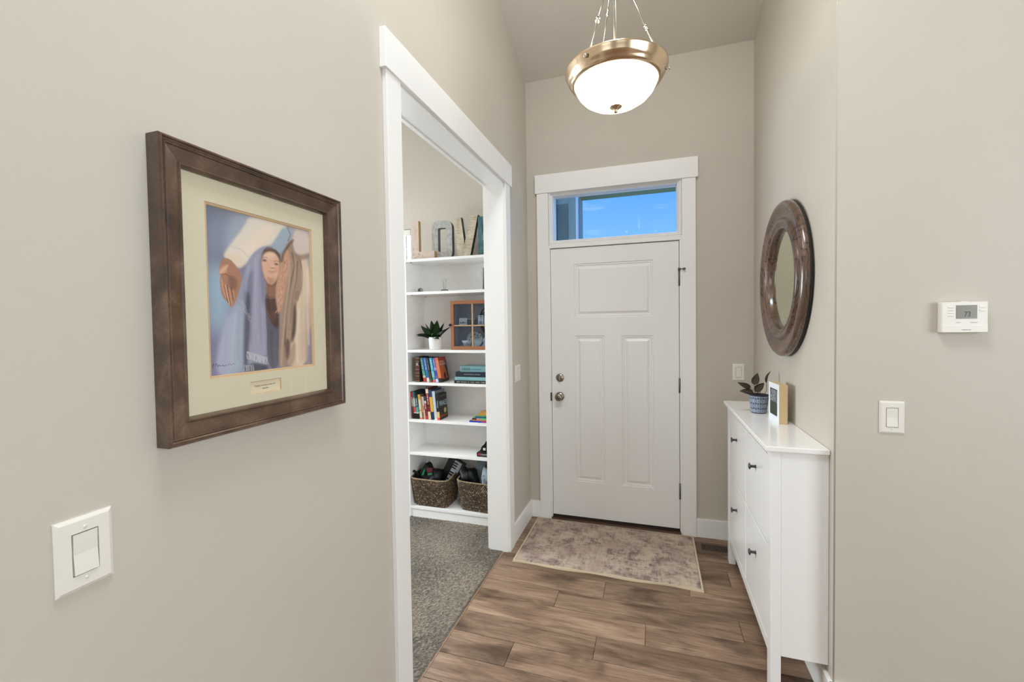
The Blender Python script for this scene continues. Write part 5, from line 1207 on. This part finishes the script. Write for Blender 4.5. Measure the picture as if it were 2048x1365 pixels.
lying('blue thin book at the bottom of the small colourful stack', -1.317, -1.120, z4, 0.7865, 3.010, 0.14, (30, 60, 170), [(.5, .85, (150, 50, 120))], [], g4s, 0)
lying('orange thin book second from bottom of the small colourful stack', -1.300, -1.120, 0.7868, 0.7935, 3.016, 0.15, (226, 130, 40), [], [], g4s, 1, side=(226, 130, 40))
lying('green and pink thin book in the middle of the small colourful stack', -1.297, -1.120, 0.7938, 0.805, 3.020, 0.16, (80, 170, 80), [(0, .2, (40, 30, 40)), (.2, .34, (220, 110, 170))], [('WILD', (220, 230, 220), .36, .6, .25, .75)], g4s, -2, side=(140, 60, 130))
lying('dark blue thin book fourth from bottom of the colourful stack', -1.278, -1.120, 0.8053, 0.8145, 3.030, 0.16, (44, 90, 140), [(.5, 1, (30, 40, 80))], [], g4s, 3, side=(110, 60, 110))
lying('bright green thin book second from top of colourful stack', -1.270, -1.120, 0.8148, 0.8235, 3.040, 0.16, (110, 180, 90), [(.6, .75, (230, 230, 230))], [], g4s, 6, side=(140, 150, 140))
lying('orange and tan thin book topping the small colourful stack', -1.258, -1.120, 0.8238, 0.832, 3.040, 0.16, (214, 150, 60), [], [], g4s, 10, side=(150, 130, 104))

# ---- games on the low shelf
z5 = 0.5162
gx = thing('game_box', 'black boxed game with red and white lettering, right end of low shelf', 'box', (-1.262, 3.015, z5))
obj('box_body', box(0, 0.20, 0, 0.16, 0, 0.030, bev=0.001), cmat((24, 22, 26)), gx, world=False); obj('box_lid', box(-0.001, 0.201, -0.001, 0.161, 0.012, 0.0312, bev=0.001), cmat((20, 18, 22)), gx, world=False)
obj('red_mark', box(0.012, 0.032, -0.0016, 0.0, 0.012, 0.026), cmat((196, 40, 60)), gx, world=False)
text('lettering', 'DINNER', cmat((220, 220, 220)), gx, (0.036, -0.0016, 0.014), (1, 0, 0), (0, 0, 1), 0.06, 0.009, 0.0002)
gc = thing('leather_case', 'shiny black rounded case with white tag on top of the game box', 'case', (-1.225, 3.035, z5 + 0.0314))
bm = B(); poly_extrude(bm, [(-0.018, 0), (0.14, 0), (0.14, 0.10), (0.06, 0.105), (0.03, 0.085), (0.012, 0.055), (-0.010, 0.04)], 0, 0.11, lambda a, b, h: (a, h, b)); fixn(bm); bmesh.ops.bevel(bm, geom=bm.edges[:], offset=0.006, segments=2, affect='EDGES'); obj('case_body', bm, mat('gloss_black', (18, 18, 22), 0.2), gc, world=False)
obj('white_tag', box(0.006, 0.026, -0.0015, 0.0, 0.014, 0.032, bev=0.0004), cmat((226, 226, 226)), gc, world=False)

# ---- woven baskets
def basket(label, cx_, cy_, wx, wy, h_, flare, rotz, tint):
    t = thing('woven_basket', label, 'basket', (cx_, cy_, 0.0905), (0, 0, math.radians(rotz)), None)
    rows_, cols_ = 20, 72; nv, nu = rows_ * 5, cols_ * 6
    rs = np.random.RandomState(int(abs(cx_) * 100)); tone = rs.rand(rows_ + 1, cols_)
    co = []; colr = []
    dark = np.array(s2l((24, 17, 13))); tans = [np.array(s2l(c)) for c in ((140, 114, 84), (112, 86, 62), (190, 166, 130), (92, 68, 50))]
    def sup(a, hx, hy, n_=8.0):
        c, s = math.cos(a), math.sin(a); r_ = (abs(c / hx) ** n_ + abs(s / hy) ** n_) ** (-1 / n_); return r_ * c, r_ * s
    angs = []; N = 4000; pr = [sup(2 * PI * i / N, wx / 2, wy / 2) for i in range(N + 1)]
    cum = [0]
    for i in range(N): cum.append(cum[-1] + math.hypot(pr[i + 1][0] - pr[i][0], pr[i + 1][1] - pr[i][1]))
    tot = cum[-1]; j = 0
    for k in range(nu):
        target = tot * k / nu
        while cum[j + 1] < target: j += 1
        angs.append(2 * PI * (j + (target - cum[j]) / (cum[j + 1] - cum[j])) / N)
    for jv in range(nv + 1):
        v = jv / nv; row = min(int(v * rows_), rows_ - 1); fv = (v * rows_) % 1.0
        grow = flare * (1 - (1 - v) ** 1.2)
        for k in range(nu):
            x, y = sup(angs[k], wx / 2 + grow, wy / 2 + grow); l = math.hypot(x, y)
            cpos = (k / 6 + (0.5 if row % 2 else 0)) % cols_; fc = cpos % 1.0
            bump_ = max(0, math.sin(PI * fc)) ** .7 * max(0, math.sin(PI * fv)) ** .6
            sad = 0.020 * (abs(math.cos(angs[k])) ** 6) * v ** 4
            nx_, ny_ = x / l, y / l
            co.append((x + nx_ * 0.0045 * bump_, y + ny_ * 0.0045 * bump_, v * (h_) + sad))
            tn = tone[row, int(cpos)]; cc = tans[0] if tn < .45 else tans[1] if tn < .72 else tans[2] if tn < .85 else tans[3]
            colr.append(dark * (1 - bump_ ** 1.6) + cc * tint * bump_ ** 1.6)
    f = [(a * nu + k, a * nu + (k + 1) % nu, (a + 1) * nu + (k + 1) % nu, (a + 1) * nu + k) for a in range(nv) for k in range(nu)]
    f.append(tuple(range(nu))[::-1])
    me = bpy.data.meshes.new('woven_body'); me.from_pydata(co, [], f); o = bpy.data.objects.new('woven_body', me); C.objects.link(o); o.parent = t
    me.materials.append(attrmat('woven_rattan', 0.6)); colattr(o, np.array(colr, np.float32))
    # inner liner
    bm = B(); r0 = []; r1 = []
    for k in range(0, nu, 6):
        x, y = sup(angs[k], wx / 2 + flare - 0.006, wy / 2 + flare - 0.006); r0.append(bm.verts.new((x, y, h_ + 0.020 * abs(math.cos(angs[k])) ** 6)))
        x, y = sup(angs[k], wx / 2 - 0.006, wy / 2 - 0.006); r1.append(bm.verts.new((x, y, 0.004)))
    for i in range(len(r0)): bm.faces.new((r0[i], r0[(i + 1) % len(r0)], r1[(i + 1) % len(r0)], r1[i]))
    bm.faces.new(r1); obj('inner_side', fixn(bm), mat('dark_rattan_inside', (40, 30, 24), 0.8), t, world=False)
    # wrapped rim
    nr = 260; co = []; fs = []; cl_ = []; sg = 8
    for i in range(nr):
        a = angs[int(i * nu / nr)]; x, y = sup(a, wx / 2 + flare - 0.002, wy / 2 + flare - 0.002); z = h_ + 0.020 * abs(math.cos(a)) ** 6
        l = math.hypot(x, y); rr_ = 0.0058 * (0.8 + 0.2 * abs(math.sin(i * PI / 2.0 + .4)))
        for k in range(sg):
            q = 2 * PI * k / sg; co.append((x + x / l * rr_ * math.cos(q), y + y / l * rr_ * math.cos(q), z + rr_ * math.sin(q)))
            cl_.append((tans[2] if i % 2 else dark * 1.6) * tint)
    fs = [(i * sg + k, ((i + 1) % nr) * sg + k, ((i + 1) % nr) * sg + (k + 1) % sg, i * sg + (k + 1) % sg) for i in range(nr) for k in range(sg)]
    me = bpy.data.meshes.new('wrapped_rim'); me.from_pydata(co, [], fs); o = bpy.data.objects.new('wrapped_rim', me); C.objects.link(o); o.parent = t
    me.materials.append(attrmat('rim_rattan', 0.6)); colattr(o, np.array(cl_, np.float32))
    return t
basket('left woven brown basket on the bottom shelf, holding a toy keyboard', -1.660, 3.115, 0.270, 0.205, 0.218, 0.030, 0, np.array((1.0, 1.0, 1.0)))
basket('right woven grey brown basket on the bottom shelf, half behind the jamb', -1.255, 3.120, 0.290, 0.200, 0.228, 0.030, -3, np.array((.95, 1.0, 1.0)))

def blob(name, parent, c, r, m, seed, amp=0.25, sub=3, world=True):
    rs = random.Random(seed); bm = B(); bmesh.ops.create_icosphere(bm, subdivisions=sub, radius=1)
    ph = [rs.uniform(0, 6.28) for _ in range(6)]
    for v in bm.verts:
        p = v.co; k = 1 + amp * (math.sin(3 * p.x + ph[0]) * math.sin(4 * p.z + ph[1]) + .6 * math.sin(6 * p.y + ph[2]) * math.sin(5 * p.x + ph[3])) * .6
        v.co = Vector((p.x * r[0] * k + c[0], p.y * r[1] * k + c[1], p.z * r[2] * k + c[2]))
    return obj(name, bm, m, parent, world=world, smooth=True)
bgm = mat('black_nylon', (20, 22, 26), 0.5, bump=(60, 0.4))
b1 = thing('cloth_bag', 'black cloth bag with green and maroon patches bulging from left basket', 'bag', (-1.735, 3.09, 0.20))
blob('bag_body', b1, (-1.722, 3.10, 0.285), (0.062, 0.065, 0.105), bgm, 3, .35)
blob('bag_flap', b1, (-1.665, 3.10, 0.275), (0.065, 0.06, 0.085), bgm, 9, .3)
bm = B(); poly_extrude(bm, [(-1.745, 0.325), (-1.728, 0.325), (-1.712, 0.378), (-1.722, 0.372)], 3.030, 3.045, lambda a, b, h: (a, h, b)); poly_extrude(bm, [(-1.688, 0.330), (-1.655, 0.335), (-1.652, 0.348), (-1.690, 0.344)], 3.030, 3.045, lambda a, b, h: (a, h, b)); obj('green_patch', fixn(bm), M['green'], b1)
bm = B(); poly_extrude(bm, [(-1.700, 0.350), (-1.656, 0.352), (-1.655, 0.385), (-1.700, 0.383)], 3.036, 3.050, lambda a, b, h: (a, h, b)); obj('maroon_patch', fixn(bm), M['maroon'], b1)
tube_ = tube(B(), [(-1.835, 3.03, 0.325), (-1.832, 3.035, 0.345), (-1.815, 3.04, 0.350), (-1.800, 3.045, 0.338), (-1.79, 3.06, 0.31)], 0.010, 10); obj('strap', tube_, M['black'], b1)
# toy keyboard standing tilted in the basket: local x across the keys' length, local z along the keyboard
kb = thing('toy_keyboard', 'black toy piano keyboard with white keys sticking out of left basket', 'keyboard', (-1.625, 3.125, 0.150), (math.radians(-4), math.radians(27), math.radians(4)))
obj('case', box(-0.075, 0.072, 0.0, 0.022, 0.0, 0.320, bev=0.006, seg=2), mat('black_plastic_case', (22, 23, 28), 0.35), kb, world=False)
wk = mat('white_key', (200, 206, 216), 0.35); bkm = mat('black_key', (24, 24, 28), 0.35)
k0 = None
for i in range(14):
    if k0 is None: k0 = obj('white_key', box(-0.018, 0.046, -0.005, 0.001, 0.022, 0.0405, bev=0.0008), wk, kb, world=False)
    else: c = k0.copy(); C.objects.link(c); c.parent = kb; c.location = (0, 0, 0.0202 * i)
k0 = None
for i in range(14):
    if i % 7 in (2, 6): continue
    if k0 is None: k0 = obj('black_key', box(-0.018, 0.018, -0.010, -0.004, 0.0365, 0.0465, bev=0.001), bkm, kb, world=False)
    else: c = k0.copy(); C.objects.link(c); c.parent = kb; c.location = (0, 0, 0.0202 * i)
b2 = thing('cloth_bag', 'black crumpled bag filling the left part of the right basket', 'bag', (-1.40, 3.10, 0.25))
blob('bag_body', b2, (-1.392, 3.105, 0.325), (0.052, 0.06, 0.075), bgm, 5, .4); blob('bag_flap', b2, (-1.350, 3.12, 0.305), (0.055, 0.06, 0.085), bgm, 8, .3)
gp = thing('folded_board', 'blue grey padded board standing tilted in the right basket', 'board', (-1.335, 3.13, 0.16), (math.radians(-6), math.radians(13), 0))
bm = B(); poly_extrude(bm, [(-0.045, 0), (0.058, 0), (0.040, 0.30), (-0.045, 0.302), (-0.052, 0.18)], 0, 0.018, lambda a, b, h: (a, h, b)); fixn(bm); bmesh.ops.bevel(bm, geom=bm.edges[:], offset=0.004, segments=2, affect='EDGES'); obj('padded_body', bm, M['greyfab'], gp, world=False)
pc_ = thing('printed_cloth', 'pale cloth with dark blue squiggle print at right basket edge', 'cloth', (-1.225, 3.07, 0.30))
blob('cloth_body', pc_, (-1.215, 3.085, 0.335), (0.040, 0.03, 0.075), mat('pale_blue_cloth', (168, 182, 194), 0.9), 12, .25)
bm = B()
for (x, z, r_) in ((-1.240, 0.345, .008), (-1.222, 0.330, .007), (-1.243, 0.320, .007), (-1.225, 0.360, .006)):
    tube(bm, [(x + r_ * math.cos(a), 3.050, z + r_ * math.sin(a)) for a in [k * .7 for k in range(9)]], 0.0014, 6)
obj('squiggle_print', bm, mat('dark_blue_ink', (40, 56, 80), 0.8), pc_)
blob('dark_fold', pc_, (-1.215, 3.12, 0.415), (0.018, 0.03, 0.05), M['black'], 2, .3)

# flat 'smooth' is kept off on boxes; nothing below moves or hides anything
